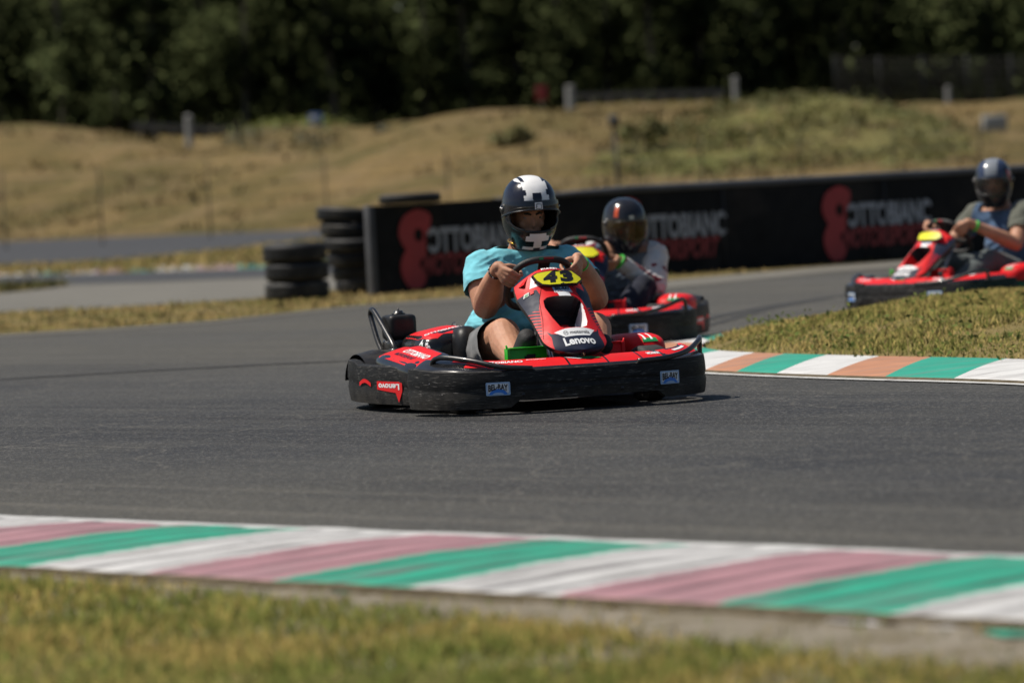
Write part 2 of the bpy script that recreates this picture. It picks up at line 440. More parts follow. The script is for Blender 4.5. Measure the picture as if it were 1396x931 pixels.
M['dark_dirt'] = earth('dark_dirt', (0.13, 0.105, 0.07), (0.08, 0.065, 0.04), (0.17, 0.14, 0.095), 4, 14)
M['dirt'] = earth('dusty_concrete_strip', (0.27, 0.24, 0.195), (0.17, 0.15, 0.105), (0.12, 0.095, 0.05), 2.6, 8.0, 0.9, 0.03)
M['verge'] = earth('dry_verge', (0.19, 0.14, 0.06), (0.12, 0.11, 0.036), (0.21, 0.155, 0.072), 0.8, 5)
def blades(name, green, green2, dry, patch=1.1, bias=0.5, soft=0.14, up=False):
    m, t, p = nodes(name); v = coords(t)
    gi = N(t, 'ShaderNodeNewGeometry'); r = gi.outputs['Random Per Island']
    c = mixc(t, r, green, green2)
    patchy = noise_f(t, v, patch, 5, 0.6)
    k = math_n(t, 'ADD', patchy, ramp(t, r, 0, 1, -0.16, 0.16))
    c = mixc(t, ramp(t, k, bias - soft, bias + soft), c, dry)
    t.links.new(c, p.inputs['Base Color']); p.inputs['Roughness'].default_value = 0.7; p.inputs['Specular IOR Level'].default_value = 0.25
    if up:                                               # lawn: blades shade softly like a mown surface
        nu_ = N(t, 'ShaderNodeNormal'); nu_.outputs[0].default_value = (0, 0, 1); t.links.new(nu_.outputs[0], p.inputs['Normal'])
        nd_ = N(t, 'ShaderNodeNormal'); nd_.outputs[0].default_value = (0, 0, -1)
        tl = N(t, 'ShaderNodeBsdfTranslucent'); t.links.new(c, tl.inputs['Color']); t.links.new(nd_.outputs[0], tl.inputs['Normal'])
        ad = N(t, 'ShaderNodeAddShader'); t.links.new(p.outputs[0], ad.inputs[0]); t.links.new(tl.outputs[0], ad.inputs[1])
        t.links.new(ad.outputs[0], t.nodes['Material Output'].inputs[0]); p.inputs['Specular IOR Level'].default_value = 0.0
    return m
M['g_near'] = blades('foreground_grass_blades', (0.066, 0.088, 0.021), (0.108, 0.116, 0.032), (0.225, 0.165, 0.058), 0.9, 0.57, up=True)
M['g_in'] = blades('infield_grass_blades', (0.082, 0.092, 0.024), (0.150, 0.140, 0.045), (0.235, 0.170, 0.068), 0.7, 0.54, up=True)
M['g_weed'] = blades('weed_leaves', (0.045, 0.062, 0.017), (0.072, 0.088, 0.028), (0.13, 0.11, 0.036), 2.0, 0.7, up=True)
M['g_verge'] = blades('verge_grass_blades', (0.068, 0.074, 0.022), (0.112, 0.104, 0.038), (0.180, 0.130, 0.058), 0.5, 0.48, up=True)
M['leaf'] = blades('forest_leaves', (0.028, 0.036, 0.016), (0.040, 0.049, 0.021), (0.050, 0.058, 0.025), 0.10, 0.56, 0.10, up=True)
M['leaf_bush'] = blades('bush_leaves', (0.075, 0.090, 0.024), (0.115, 0.125, 0.040), (0.17, 0.14, 0.055), 0.3, 0.52)
M['leaf_grey'] = blades('grey_bush_leaves', (0.075, 0.08, 0.045), (0.11, 0.11, 0.07), (0.13, 0.11, 0.06), 0.3, 0.55)
M['leaf_bright'] = blades('bright_grass_leaves', (0.13, 0.17, 0.035), (0.18, 0.21, 0.05), (0.22, 0.2, 0.06), 0.4, 0.62)
M['hay'] = blades('dry_hill_tufts', (0.19, 0.14, 0.06), (0.25, 0.175, 0.08), (0.13, 0.11, 0.042), 0.12, 0.58, 0.08)
def hill_mat():
    m, t, p = nodes('dry_hillside'); v = coords(t)
    c = mixc(t, ramp(t, noise_f(t, v, 0.13, 5, 0.6), 0.38, 0.62), (0.215, 0.152, 0.066), (0.128, 0.103, 0.040))
    c = mixc(t, ramp(t, noise_f(t, v, 0.33, 6, 0.65), 0.48, 0.62, 0, 0.75), c, (0.23, 0.165, 0.085))
    c = mixc(t, ramp(t, noise_f(t, coords(t, (1, 1, 2.5)), 0.7, 7, 0.7), 0.50, 0.64, 0, 0.85), c, (0.085, 0.080, 0.028))
    t.links.new(c, p.inputs['Base Color']); p.inputs['Roughness'].default_value = 0.95; p.inputs['Specular IOR Level'].default_value = 0.1
    bump(t, p, noise_f(t, v, 1.2, 8, 0.7), 0.9, 0.5); return m
M['hill'] = hill_mat()
M['hill_green'] = earth('green_slope', (0.115, 0.115, 0.034), (0.175, 0.145, 0.055), (0.075, 0.085, 0.024), 0.22, 0.6, 0.8, 0.4)
M['bark'] = plain('bark', (0.03, 0.027, 0.022), 0.9, var=0.35, scale=3)
M['pale_bark'] = plain('pale_bark', (0.075, 0.068, 0.055), 0.9, var=0.35, scale=3)
M['seam'] = plain('banner_seam', (0.03, 0.03, 0.032), 0.7)
M['banner'] = plain('black_banner', (0.0045, 0.0045, 0.0048), 0.7, spec=0.2, var=0.25, scale=3, dirt=0.15, bmp=0.25, bscale=3, bdist=0.02)
M['cap'] = plain('grey_rubber_cap', (0.060, 0.062, 0.068), 0.7, var=0.3, scale=2)
M['logo_red'] = plain('faded_red_print', (0.29, 0.020, 0.022), 0.55, var=0.12, scale=5)
M['logo_dred'] = plain('dark_red_print', (0.20, 0.014, 0.016), 0.55, var=0.12, scale=5)
M['logo_grey'] = plain('grey_print', (0.25, 0.26, 0.28), 0.55, var=0.12, scale=5)
M['post'] = plain('weathered_post', (0.10, 0.095, 0.085), 0.8, var=0.3)
M['dark_post'] = plain('dark_post', (0.03, 0.032, 0.035), 0.7, var=0.3)
M['galv'] = plain('galvanised_rail', (0.42, 0.43, 0.44), 0.5, metal=0.3, var=0.2)
M['white_paint'] = plain('white_painted_post', (0.27, 0.27, 0.26), 0.7, var=0.2)
M['far_blue'] = plain('far_blue_board', (0.08, 0.17, 0.42), 0.6)
M['far_red'] = plain('far_red_board', (0.22, 0.02, 0.02), 0.6)
# ================================================================== SETTING
def card_mesh(P, size, rs, flat=0.0):
    """leaf-sized faces with random directions"""
    n = len(P)
    a = rs.normal(size=(n, 3)); a /= np.linalg.norm(a, axis=1)[:, None]
    b = rs.normal(size=(n, 3)); b -= a * (a * b).sum(1)[:, None]; b /= np.linalg.norm(b, axis=1)[:, None]
    s = (size * rs.uniform(0.6, 1.4, n))[:, None]
    V = np.stack([P - a * s, P - b * s * 0.45, P + a * s, P + b * s * 0.45], 1).reshape(-1, 3)
    F = np.arange(n * 4).reshape(n, 4); return V, F
def raw_mesh(name, V, F, mat, parent=None, smooth=False):
    me = bpy.data.meshes.new(name); k = F.shape[1]
    me.vertices.add(len(V)); me.vertices.foreach_set('co', np.ascontiguousarray(V, dtype=np.float32).ravel())
    me.loops.add(F.size); me.loops.foreach_set('vertex_index', F.astype(np.int32).ravel())
    me.polygons.add(len(F)); me.polygons.foreach_set('loop_start', np.arange(0, F.size, k, dtype=np.int32))
    me.polygons.foreach_set('loop_total', np.full(len(F), k, dtype=np.int32))
    me.materials.append(mat); me.update(calc_edges=True)
    if smooth: me.polygons.foreach_set('use_smooth', np.ones(len(F), dtype=bool))
    o = bpy.data.objects.new(name, me); COL.objects.link(o); o.parent = parent; return o
def grass_blades(name, P, h, wd, mat, kind='stuff', parent=None, lean=0.45, rs=rng):
    n = len(P); an = rs.uniform(0, 2 * np.pi, n); d = np.stack([np.cos(an), np.sin(an), np.zeros(n)], 1)
    ln = rs.uniform(0, lean, n); la = rs.uniform(0, 2 * np.pi, n)
    L = np.stack([np.cos(la) * ln, np.sin(la) * ln, np.ones(n)], 1) * h[:, None]
    L2 = L * 0.55; L2[:, :2] *= 0.55
    w = (wd * rs.uniform(0.7, 1.3, n))[:, None]
    V = np.stack([P - d * w, P + d * w, P + L2 + d * w * 0.75, P + L2 - d * w * 0.75, P + L], 1).reshape(-1, 3)
    b = np.arange(n)[:, None] * 5
    F = np.concatenate([b + np.array([[0, 1, 2]]), b + np.array([[0, 2, 3]]), b + np.array([[3, 2, 4]])], 0)
    o = raw_mesh(name, V, F, mat, parent)
    if kind: o['kind'] = kind
    return o
def in_poly_np(x, y, P):
    c = np.zeros(len(x), bool); j = len(P) - 1
    for i in range(len(P)):
        xi, yi = P[i][0], P[i][1]; xj, yj = P[j][0], P[j][1]
        k = ((yi > y) != (yj > y)) & (x < (xj - xi) * (y - yi) / (yj - yi + 1e-12) + xi)
        c ^= k; j = i
    return c
def dist_poly(x, y, P):
    d = np.full(len(x), 1e9)
    for i in range(len(P)):
        ax, ay = P[i - 1][0], P[i - 1][1]; bx, by = P[i][0], P[i][1]
        ex, ey = bx - ax, by - ay; t = np.clip(((x - ax) * ex + (y - ay) * ey) / (ex * ex + ey * ey + 1e-12), 0, 1)
        d = np.minimum(d, np.hypot(x - ax - t * ex, y - ay - t * ey))
    return d
def nz(x, y, s, k=0):
    return np.array([noise.noise((a * s, b * s, k)) for a, b in zip(np.ravel(x), np.ravel(y))]).reshape(np.shape(x))

# ---- ground sheet to the horizon
sheet('ground', [(-1200, -300), (1200, -300), (1200, 2200), (-1200, 2200)], M['soil'], -0.10)

# ---- main track
near = [K0 + KA * s + KP * 0.02 for s in (-16, 14)]
far_left = GL([(-1300, 538), (-300, 478), (0, 460), (150, 451), (300, 440), (450, 423.5), (520, 417), (640, 408.5), (700, 405)])
far_right = GL([(895, 395), (1130, 371), (1396, 350), (1700, 330)])
sheet('main_track', [near[0], *far_left, *far_right, (26, 40, 0), (26, -4, 0), near[1]], M['asphalt'], 0.0)
# rubber laid by sliding tyres: thin curved marks on the asphalt
tm = MB()
for (a, b, c, wd) in (((-40, 520), (250, 503), (520, 490), .16), ((900, 452), (1010, 425), (1130, 405), .12), ((960, 446), (1050, 421), (1180, 398), .10)):
    P = catmull([G(*a), G(*b), G(*c)], 24); T_ = np.gradient(P, axis=0); T_ /= np.linalg.norm(T_, axis=1)[:, None]
    rows = []
    for q, (p, t2) in enumerate(zip(P, T_)):
        w_ = wd * .5 * (math.sin(math.pi * min(1, max(0.02, q / (len(P) - 1)))) ** .4) * (1 + .25 * noise.noise((q * .5, wd * 50, 1)))
        rows.append([(p[0] - t2[1] * w_, p[1] + t2[0] * w_, .004), (p[0] + t2[1] * w_, p[1] - t2[0] * w_, .004)])
    tm.grid(rows)
o = tm.build('tyre_marks', M['skid'], smooth=False); o['kind'] = 'structure'
# pale strip along the outer edge, worn white line on the left
def ext(L):                                            # carry an edge on beyond the left of the frame
    (x0, y0), (x1, y1) = L[0], L[1]; return [(-1300, y0 + (y1 - y0) / (x1 - x0) * (-1300 - x0))] + list(L)
def strip(name, top, bot, mat, z):
    return sheet(name, GL(ext(top)) + GL(ext(bot))[::-1], mat, z)
top = [(-300, 474.5), (0, 457), (150, 448.5), (300, 437.5), (450, 421), (520, 414.5), (640, 405.5), (700, 401), (895, 384.5), (1130, 363.5), (1396, 344), (1700, 325)]
bot = [(-300, 478), (0, 460), (150, 451), (300, 440), (450, 423.5), (520, 417), (640, 409), (700, 406), (895, 395), (1130, 371.5), (1396, 351), (1700, 331)]
strip('runoff_edge', top, bot, M['concrete'], 0.006)

# ---- verge under the barrier
verge_top = [(-300, 446), (0, 428), (130, 422), (360, 408), (440, 398), (510, 394), (895, 369), (1130, 353), (1396, 335), (1700, 314)]
VP = GL(ext(verge_top)) + GL(ext(top))[::-1]
sheet('verge', VP, M['verge'], 0.012)
xs = rng.uniform(-18, 10, 190000); ys = rng.uniform(36, 60, 190000)
ok = in_poly_np(xs, ys, VP); xs, ys = xs[ok], ys[ok]
# barrier line keeps its front grass low, lusher on the left
dn = nz(xs * 1.0, ys, 1.2)
keep = rng.uniform(0, 1, len(xs)) < np.clip(0.55 + dn, 0.1, 1) * np.where(xs > 1.0, 0.35, 1.0)
xs, ys, dn = xs[keep], ys[keep], dn[keep]
grass_blades('verge_grass', np.stack([xs, ys, np.full(len(xs), 0.01)], 1), np.clip(0.022 + 0.035 * (dn + 0.2), 0.012, 0.055) * rng.uniform(0.6, 1.2, len(xs)), 0.010, M['g_verge'])

# ---- far left: pale runoff, second road, kerb, dry verge, third road
ro_top = [(-300, 410), (0, 392), (95, 387), (200, 384), (360, 377), (520, 368), (900, 345), (1500, 305)]
strip('runoff', ro_top, verge_top[:6] + [(895, 369), (1130, 353), (1500, 327)], M['concrete'], -0.01)
rb_top = [(-300, 392), (0, 377), (100, 374), (200, 371), (360, 366), (520, 360), (900, 338)]
strip('second_road', rb_top, [(-300, 411)] + ro_top[1:7], M['far_asphalt'], -0.004)
gs = GL([(-300, 404), (0, 391), (60, 388.5), (100, 387.5)]) + GL([(60, 393), (0, 399), (-300, 417)])
sheet('grass_island', gs, M['verge'], 0.0)
xs = rng.uniform(-16, -5, 30000); ys = rng.uniform(52, 72, 30000); ok = in_poly_np(xs, ys, gs); xs, ys = xs[ok], ys[ok]
grass_blades('island_grass', np.stack([xs, ys, np.full(len(xs), 0)], 1), rng.uniform(0.05, 0.13, len(xs)), 0.016, M['leaf_bush'])
ra_top = [(-400, 347), (0, 329), (200, 321.5), (430, 312), (700, 299)]
ra_bot = [(-400, 378), (0, 361), (100, 357.5), (200, 351), (300, 341), (360, 335), (430, 327), (520, 320), (700, 306)]
DV = GL(ext(ra_bot)) + GL(ext(rb_top))[::-1]
sheet('dry_verge', DV, M['verge'], -0.006)
strip('third_road', ra_top, ra_bot, M['far_asphalt'], -0.002)
xs = rng.uniform(-30, 6, 60000); ys = rng.uniform(60, 125, 60000); ok = in_poly_np(xs, ys, DV); xs, ys = xs[ok], ys[ok]
dn = nz(xs, ys, 0.35)
kp = dn > -0.35; xs, ys, dn = xs[kp], ys[kp], dn[kp]
grass_blades('dry_verge_grass', np.stack([xs, ys, np.full(len(xs), -0.01)], 1), 0.05 + 0.10 * np.clip(dn + 0.3, 0, 1) * rng.uniform(0.4, 1.2, len(xs)), 0.03, M['g_verge'])
# kerb of the second road
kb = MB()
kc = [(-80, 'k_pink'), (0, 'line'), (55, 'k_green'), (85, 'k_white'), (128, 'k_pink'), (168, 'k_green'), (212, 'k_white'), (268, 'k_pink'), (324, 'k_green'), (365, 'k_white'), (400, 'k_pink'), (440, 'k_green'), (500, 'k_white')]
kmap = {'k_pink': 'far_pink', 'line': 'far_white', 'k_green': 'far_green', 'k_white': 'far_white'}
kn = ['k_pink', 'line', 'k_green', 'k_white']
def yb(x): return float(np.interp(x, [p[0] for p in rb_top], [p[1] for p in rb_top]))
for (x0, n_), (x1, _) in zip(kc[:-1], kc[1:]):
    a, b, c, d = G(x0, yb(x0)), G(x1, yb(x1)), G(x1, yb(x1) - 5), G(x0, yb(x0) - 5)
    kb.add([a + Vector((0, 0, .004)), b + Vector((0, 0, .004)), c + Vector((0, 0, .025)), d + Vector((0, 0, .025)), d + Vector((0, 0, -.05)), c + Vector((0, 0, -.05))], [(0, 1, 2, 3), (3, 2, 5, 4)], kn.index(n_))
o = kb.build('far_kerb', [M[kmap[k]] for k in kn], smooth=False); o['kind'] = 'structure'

# ---- near kerb (ribbed, domed), local t = distance from the track edge towards the camera
KW = 1.335
def kz(t): return 0.004 + 0.024 * max(0.0, 1 - ((t - 0.70) / 0.70) ** 2) if t < 0.70 else 0.028 - 0.014 * ((t - 0.70) / 0.76) ** 2
kb = MB()
ss = np.arange(-9, 10.001, 0.018); ts = [0.0, 0.045, 0.09, 0.13] + list(np.linspace(0.17, KW, 30))
A = []
S0 = (Vector((-1.034, 12.34, 0)) - K0).dot(KA) + 0.13      # white to pink boundary
for s_ in ss:
    row = []
    for t_ in ts:
        # bands lean a little along the kerb
        sh = s_ - 0.16 * t_
        rib = abs(((sh / 0.1917) % 1.0) - 0.5) * 2
        amp = 0.016 * min(1, max(0, (t_ - 0.12) / 0.15)) * min(1, max(0.0, (KW - t_) / 0.22))
        n1 = 0.004 * noise.noise((s_ * 3, t_ * 3, 1))
        row.append(K0 + KA * s_ - KP * t_ + Vector((0, 0, kz(t_) - amp * rib ** 3 + n1)))
    t_ = KW
    row.append(K0 + KA * s_ - KP * (t_ + 0.004 + 0.012 * noise.noise((s_ * 5, 3, 2))) + Vector((0, 0, -0.012)))
    A.append(row)
kn = ['line', 'k_white', 'k_pink', 'k_green', 'dark_dirt']
wob = lambda s_: 0.02 * noise.noise((s_ * 4, 0, 5))
def kfn(i, j):
    if j >= len(ts) - 1: return 4
    if ts[j] < 0.125 + wob(ss[i]): return 0
    sh = ss[i] - 0.16 * ts[j]
    ph = (sh - (S0 - 0.16 * KW)) / 0.575
    ph += 0.02 * noise.noise((ss[i] * 6, ts[j] * 6, 9))
    return [2, 3, 1][int(math.floor(ph)) % 3]
kb.grid(A, fn=kfn)
o = kb.build('near_kerb', [M[k] for k in kn]); o['kind'] = 'structure'
# dusty strip behind the kerb
ds = MB(); A = []
for s_ in np.arange(-9, 10, 0.06):
    A.append([K0 + KA * s_ - KP * t_ + Vector((0, 0, -0.004 - 0.04 * (t_ - KW) + 0.007 * noise.noise((s_ * 2.2, t_ * 2.2, 0)) + 0.006 * noise.noise((s_ * 14, t_ * 14, 0)))) for t_ in np.linspace(KW - 0.02, 2.9, 22)])
ds.grid(A); o = ds.build('dirt_strip', M['dirt']); o['kind'] = 'structure'
# scraps of paint on the strip
sc = MB()
for (px, py, L, mi) in ((960, 832, 0.10, 0), (1190, 850, 0.16, 1), (1250, 853, 0.2, 1), (1385, 866, 0.12, 0), (480, 806, 0.14, 0)):
    c = G(px, py, -0.008); pts = []
    for k in range(9):
        a = 2 * math.pi * k / 9; r = 0.6 + 0.4 * rng.uniform()
        pts.append(c + KA * math.cos(a) * L * r + KP * math.sin(a) * 0.07 * r + Vector((0, 0, 0.006)))
    sc.add(pts, [tuple(range(9))], mi)
o = sc.build('paint_scraps', [M['k_green'], M['k_white']], smooth=False); o['kind'] = 'structure'
# lawn in front
lw = MB(); A = []
for s_ in np.arange(-10, 12, 0.25):
    A.append([K0 + KA * s_ - KP * t_ + Vector((0, 0, -0.060 + 0.03 * min(1, max(0, t_ - 1.6)) + 0.02 * noise.noise((s_, t_, 3)))) for t_ in np.linspace(1.42, 12, 44)])
lw.grid(A); o = lw.build('lawn', M['soil']); o['kind'] = 'structure'
n = 300000
xs = rng.uniform(-3.6, 3.4, n); ys = rng.uniform(7.4, 14.2, n)
t_ = -((xs - K0.x) * KP.x + (ys - K0.y) * KP.y)
dn = nz(xs, ys, 1.7); dn2 = nz(xs, ys, 6.0, 4)
ed = np.interp(xs, [-2.2, -1, 0, 0.6, 1.5], [1.39, 1.43, 1.57, 1.73, 1.81])
stray = (t_ > KW + 0.02) & (rng.uniform(0, 1, n) < 0.05 + 0.12 * np.clip(dn2, 0, 1))
keep = ((t_ > ed + 0.10 * dn + 0.12 * dn2) | stray) & (rng.uniform(0, 1, n) < np.clip((t_ - ed) / 0.15 + 0.35, 0.3, 1)) & (t_ < 6.5)
xs, ys, dn, dn2, t_ = xs[keep], ys[keep], dn[keep], dn2[keep], t_[keep]
zr = np.maximum(-0.045, -0.010 - 0.04 * (t_ - KW))
grass_blades('foreground_grass', np.stack([xs, ys, zr], 1), np.clip(0.032 + 0.018 * dn + 0.018 * dn2, 0.014, 0.065) * rng.uniform(0.6, 1.35, len(xs)), 0.0032, M['g_near'], lean=0.9)

# ---- inner kerb round the grass tip
outer = GL([(1640, 540), (1500, 533.5), (1396, 526.5), (1293, 522.5), (1200, 520), (1120, 517.5), (1052, 515), (997, 512.5), (955, 510), (915, 504), (888, 493), (880, 482), (893, 471), (930, 463), (970, 457.5), (1010, 452), (1060, 445), (1120, 436.5), (1200, 427), (1300, 418), (1450, 407)])
inner = GL([(1700, 511), (1560, 507.5), (1470, 503.5), (1372, 499), (1270, 496.5), (1200, 495), (1128, 493), (1070, 491.3), (1030, 489.7), (990, 487.5), (968, 484.5), (958, 481), (958, 477.5), (966, 474), (985, 470), (1015, 465), (1060, 457.5), (1120, 448.5), (1200, 439), (1300, 430), (1450, 420)])
seg = 10
oc = catmull(outer, seg); ic = catmull(inner, seg)
kn = ['line', 'k_white2', 'k_orange', 'k_green2', 'dark_dirt']
kb = MB(); A = []
arc = [0.0]
for i in range(1, len(oc)): arc.append(arc[-1] + float(np.linalg.norm(oc[i] - oc[i - 1])) * 0.5 + 0.5 * float(np.linalg.norm(ic[i] - ic[i - 1])))
i0 = 4 * seg                                           # (1200, 520): green to orange
# resample finely with linear interpolation
fine = np.arange(0, len(oc) - 1 + 1e-6, 0.2); idx = np.arange(len(oc))
O = np.stack([np.interp(fine, idx, oc[:, k]) for k in range(3)], 1); I = np.stack([np.interp(fine, idx, ic[:, k]) for k in range(3)], 1)
AR = np.interp(fine, idx, arc); wts = [0.0, 0.07, 0.088, 0.2, 0.4, 0.6, 0.8, 1.0]
# painted band edges, from the outer edge points of the photo
edges = [0, 1, 2, 3, 4, 5, 6, 7, 8, 9.3, 10.6, 12, 13.2, 14.2, 15.1, 16, 17, 18, 19, 20]
cols = [2, 1, 3, 2, 1, 3, 2, 1, 3, 2, 1, 3, 1, 3, 1, 2, 3, 1, 2, 3]  # per segment
cols = {0: 1, 1: 2, 2: 3, 3: 1}
seqs = [3, 2, 1]
def band_at(u):                                        # u in control point units
    k = max(i for i, e in enumerate(edges) if u >= e - 1e-9)
    return [1, 3, 2][(k - 3) % 3] if True else 0
for i in range(len(fine)):
    row = []
    for wt in wts:
        p = O[i] * (1 - wt) + I[i] * wt
        z = 0.006 if wt < 0.072 else 0.012 + 0.028 * math.sin(min(1, wt) * math.pi * 0.6)
        row.append((p[0], p[1], z))
    A.append(row)
def ifn(i, j):
    if j < 1: return 0
    if j == 1: return 4
    u = fine[i] / seg
    # k=2..3 -> white (1293+), 3..4 -> green, 4..5 -> orange, 5..6 -> white, 6..7 green, 7..8 orange
    k = max(q for q, e in enumerate(edges) if u >= e - 1e-6)
    return {2: 1, 0: 3, 1: 2}[(k - 2 + 2) % 3] if False else [1, 3, 2][(k - 2) % 3]
kb.grid(A, fn=ifn)
o = kb.build('inner_kerb', [M[k] for k in kn]); o['kind'] = 'structure'

# ---- infield grass mound
back = GL([(1900, 392), (1450, 417), (1300, 429)])
INF = [tuple(p[:2]) for p in ic] + [(14, 33), (14, 14)]
gx, gy = np.meshgrid(np.arange(0.8, 10.2, 0.09), np.arange(17, 33.5, 0.09), indexing='ij')
fx, fy = gx.ravel(), gy.ravel(); ins = in_poly_np(fx, fy, INF); dd = np.where(ins, dist_poly(fx, fy, INF), 0)
def mound_h(x, y, d): return 0.02 + 0.17 * np.clip(d / 1.0, 0, 1) ** 0.75
hh = mound_h(fx, fy, dd) + 0.012 * nz(fx, fy, 2.5); hh[~ins] = -0.03
n0, n1 = gx.shape; ids = np.arange(n0 * n1).reshape(n0, n1)
F = np.stack([ids[:-1, :-1], ids[1:, :-1], ids[1:, 1:], ids[:-1, 1:]], -1).reshape(-1, 4)
near_ = ins | (dist_poly(fx, fy, INF) < 0.06); F = F[near_[F].all(1)]
o = raw_mesh('infield', np.stack([fx, fy, hh], 1), F, M['verge'], smooth=True); o['kind'] = 'structure'
n = 330000
xs = rng.uniform(0.9, 8.5, n); ys = rng.uniform(18.5, 33, n); ok = in_poly_np(xs, ys, INF); xs, ys = xs[ok], ys[ok]
vis = (xs < ys * 0.135 + 1.0); xs, ys = xs[vis], ys[vis]
d = dist_poly(xs, ys, INF); dn = nz(xs, ys, 1.3, 2)
keep = rng.uniform(0, 1, len(xs)) < np.clip(d / 0.15, 0.25, 1); xs, ys, d, dn = xs[keep], ys[keep], d[keep], dn[keep]
grass_blades('infield_grass', np.stack([xs, ys, mound_h(xs, ys, d) - 0.01], 1), np.clip(0.034 + 0.03 * dn, 0.016, 0.09) * rng.uniform(0.6, 1.4, len(xs)), 0.0042, M['g_in'], lean=0.8)
# low broad-leaved weeds along the front edge
W = []
for k in range(90):
    while True:
        x, y = rng.uniform(1.5, 5.2), rng.uniform(18.5, 27)
        if inpoly(x, y, INF):
            dd1 = float(dist_poly(np.array([x]), np.array([y]), INF)[0])
            if dd1 < rng.exponential(0.6) + 0.15: break
    m_ = int(rng.integers(10, 30)); rr = rng.uniform(0.04, 0.10)
    q = np.clip(rng.normal(size=(m_, 3)), -1.6, 1.6) * (rr, rr, rr * 0.35) + (x, y, mound_h(x, y, dd1) + 0.03); W.append(q)
W = np.concatenate(W); V, F = card_mesh(W, 0.017, rng)
o = raw_mesh('infield_weeds', V, F, M['g_weed']); o['kind'] = 'stuff'

# ================================================================== hills
X1 = [-60, 0, 100, 180, 240, 300, 400, 460, 520, 560, 650, 740, 980, 1040, 1100, 1180, 1260, 1330, 1396, 1500]
Y1 = [176, 175, 174, 179, 190, 208, 210, 206, 187, 177, 161, 149, 147, 140, 136, 141, 162, 180, 184, 186]
X2 = [-60, 0, 200, 300, 340, 380, 450, 490, 560, 700, 900, 1100, 1300, 1396]
Y2 = [186, 182, 185, 182, 175, 168, 166, 174, 170, 158, 142, 140, 142, 140]
def db(x): return np.interp(x, [-40, -17, -8, 0, 10, 30], [170, 155, 138, 130, 126, 122])
def hill_z(x, D):
    d0 = db(x); d1 = d0 + 36; d2 = d1 + 34
    p1 = 698 + x * FPX / d1; y1 = np.interp(p1, X1, Y1) + (p1 - 698) * 0.0524; h1 = CAM_H + (253 - y1) * d1 / FPX
    p2 = 698 + x * FPX / d2; y2 = np.interp(p2, X2, Y2) + (p2 - 698) * 0.0524; h2 = CAM_H + (253 - y2) * d2 / FPX
    h1 = np.maximum(h1, 0.4); h2 = np.maximum(h2, 0.4)
    a = np.clip((D - d0) / (d1 - d0), 0, 1); s1 = a * a * (3 - 2 * a); s1 = 0.45 * s1 + 0.55 * np.clip(a * 1.25, 0, 1) ** 0.9
    s1 = np.minimum(s1, 1)
    b = np.clip((D - d1) / (d2 - d1), 0, 1); s2 = b * b * (3 - 2 * b)
    return s1 * (h1 * (1 - s2) + h2 * s2) - 0.6 * np.sin(b * math.pi) + 0.004 * np.maximum(D - d2, 0)
gx, gy = np.meshgrid(np.linspace(-75, 75, 260), np.concatenate([np.linspace(112, 245, 190), np.linspace(250, 420, 24)]), indexing='ij')
hz = hill_z(gx, gy); lump = nz(gx, gy, 0.22) * 0.35 + nz(gx, gy, 0.6, 3) * 0.16 + nz(gx, gy, 0.09, 5) * 0.3
hz = hz + lump * np.clip(hz / 1.5, 0, 1) - 0.08
n0, n1 = gx.shape; ids = np.arange(n0 * n1).reshape(n0, n1)
F = np.stack([ids[:-1, :-1], ids[1:, :-1], ids[1:, 1:], ids[:-1, 1:]], -1).reshape(-1, 4)
o = raw_mesh('hills', np.stack([gx.ravel(), gy.ravel(), hz.ravel()], 1), F, M['hill'], smooth=True); HILLS = o; o['kind'] = 'structure'
def on_hill(x, D): return float(hill_z(np.array([x]), np.array([D]))[0])
def pix(x, y, z):
    v = Vector((x, y, z - CAM_H)); k = FPX / v.dot(_f)
    return 698 + v.dot(_r) * k, 465.5 - v.dot(_u) * k
def scatter(region, n, d0, d1, x0=-26, x1=26):
    xs = rng.uniform(x0, x1, n); ys = rng.uniform(d0, d1, n); zs = hill_z(xs, ys) - 0.1
    pr = [pix(a, b, c) for a, b, c in zip(xs, ys, zs)]
    ok = in_poly_np(np.array([p[0] for p in pr]), np.array([p[1] for p in pr]), region)
    return xs[ok], ys[ok], zs[ok]
GREEN = [(790, 236), (850, 196), (930, 166), (985, 146), (1050, 122), (1110, 118), (1190, 130), (1270, 160), (1350, 200), (1290, 222), (1100, 228), (900, 240)]
HILLS.data.materials.append(M['hill_green']); cx = np.array([p.center[:] for p in HILLS.data.polygons])
jit = nz(cx[:, 0], cx[:, 1], 0.5, 7) * 14; pp = np.array([pix(*c) if 110 < c[1] < 185 else (0, 0) for c in cx])
mi = (in_poly_np(pp[:, 0] + jit, pp[:, 1] + jit * .6, GREEN) & (nz(cx[:, 0], cx[:, 1], 0.9, 4) > -0.35)).astype(np.int32)
HILLS.data.polygons.foreach_set('material_index', mi)
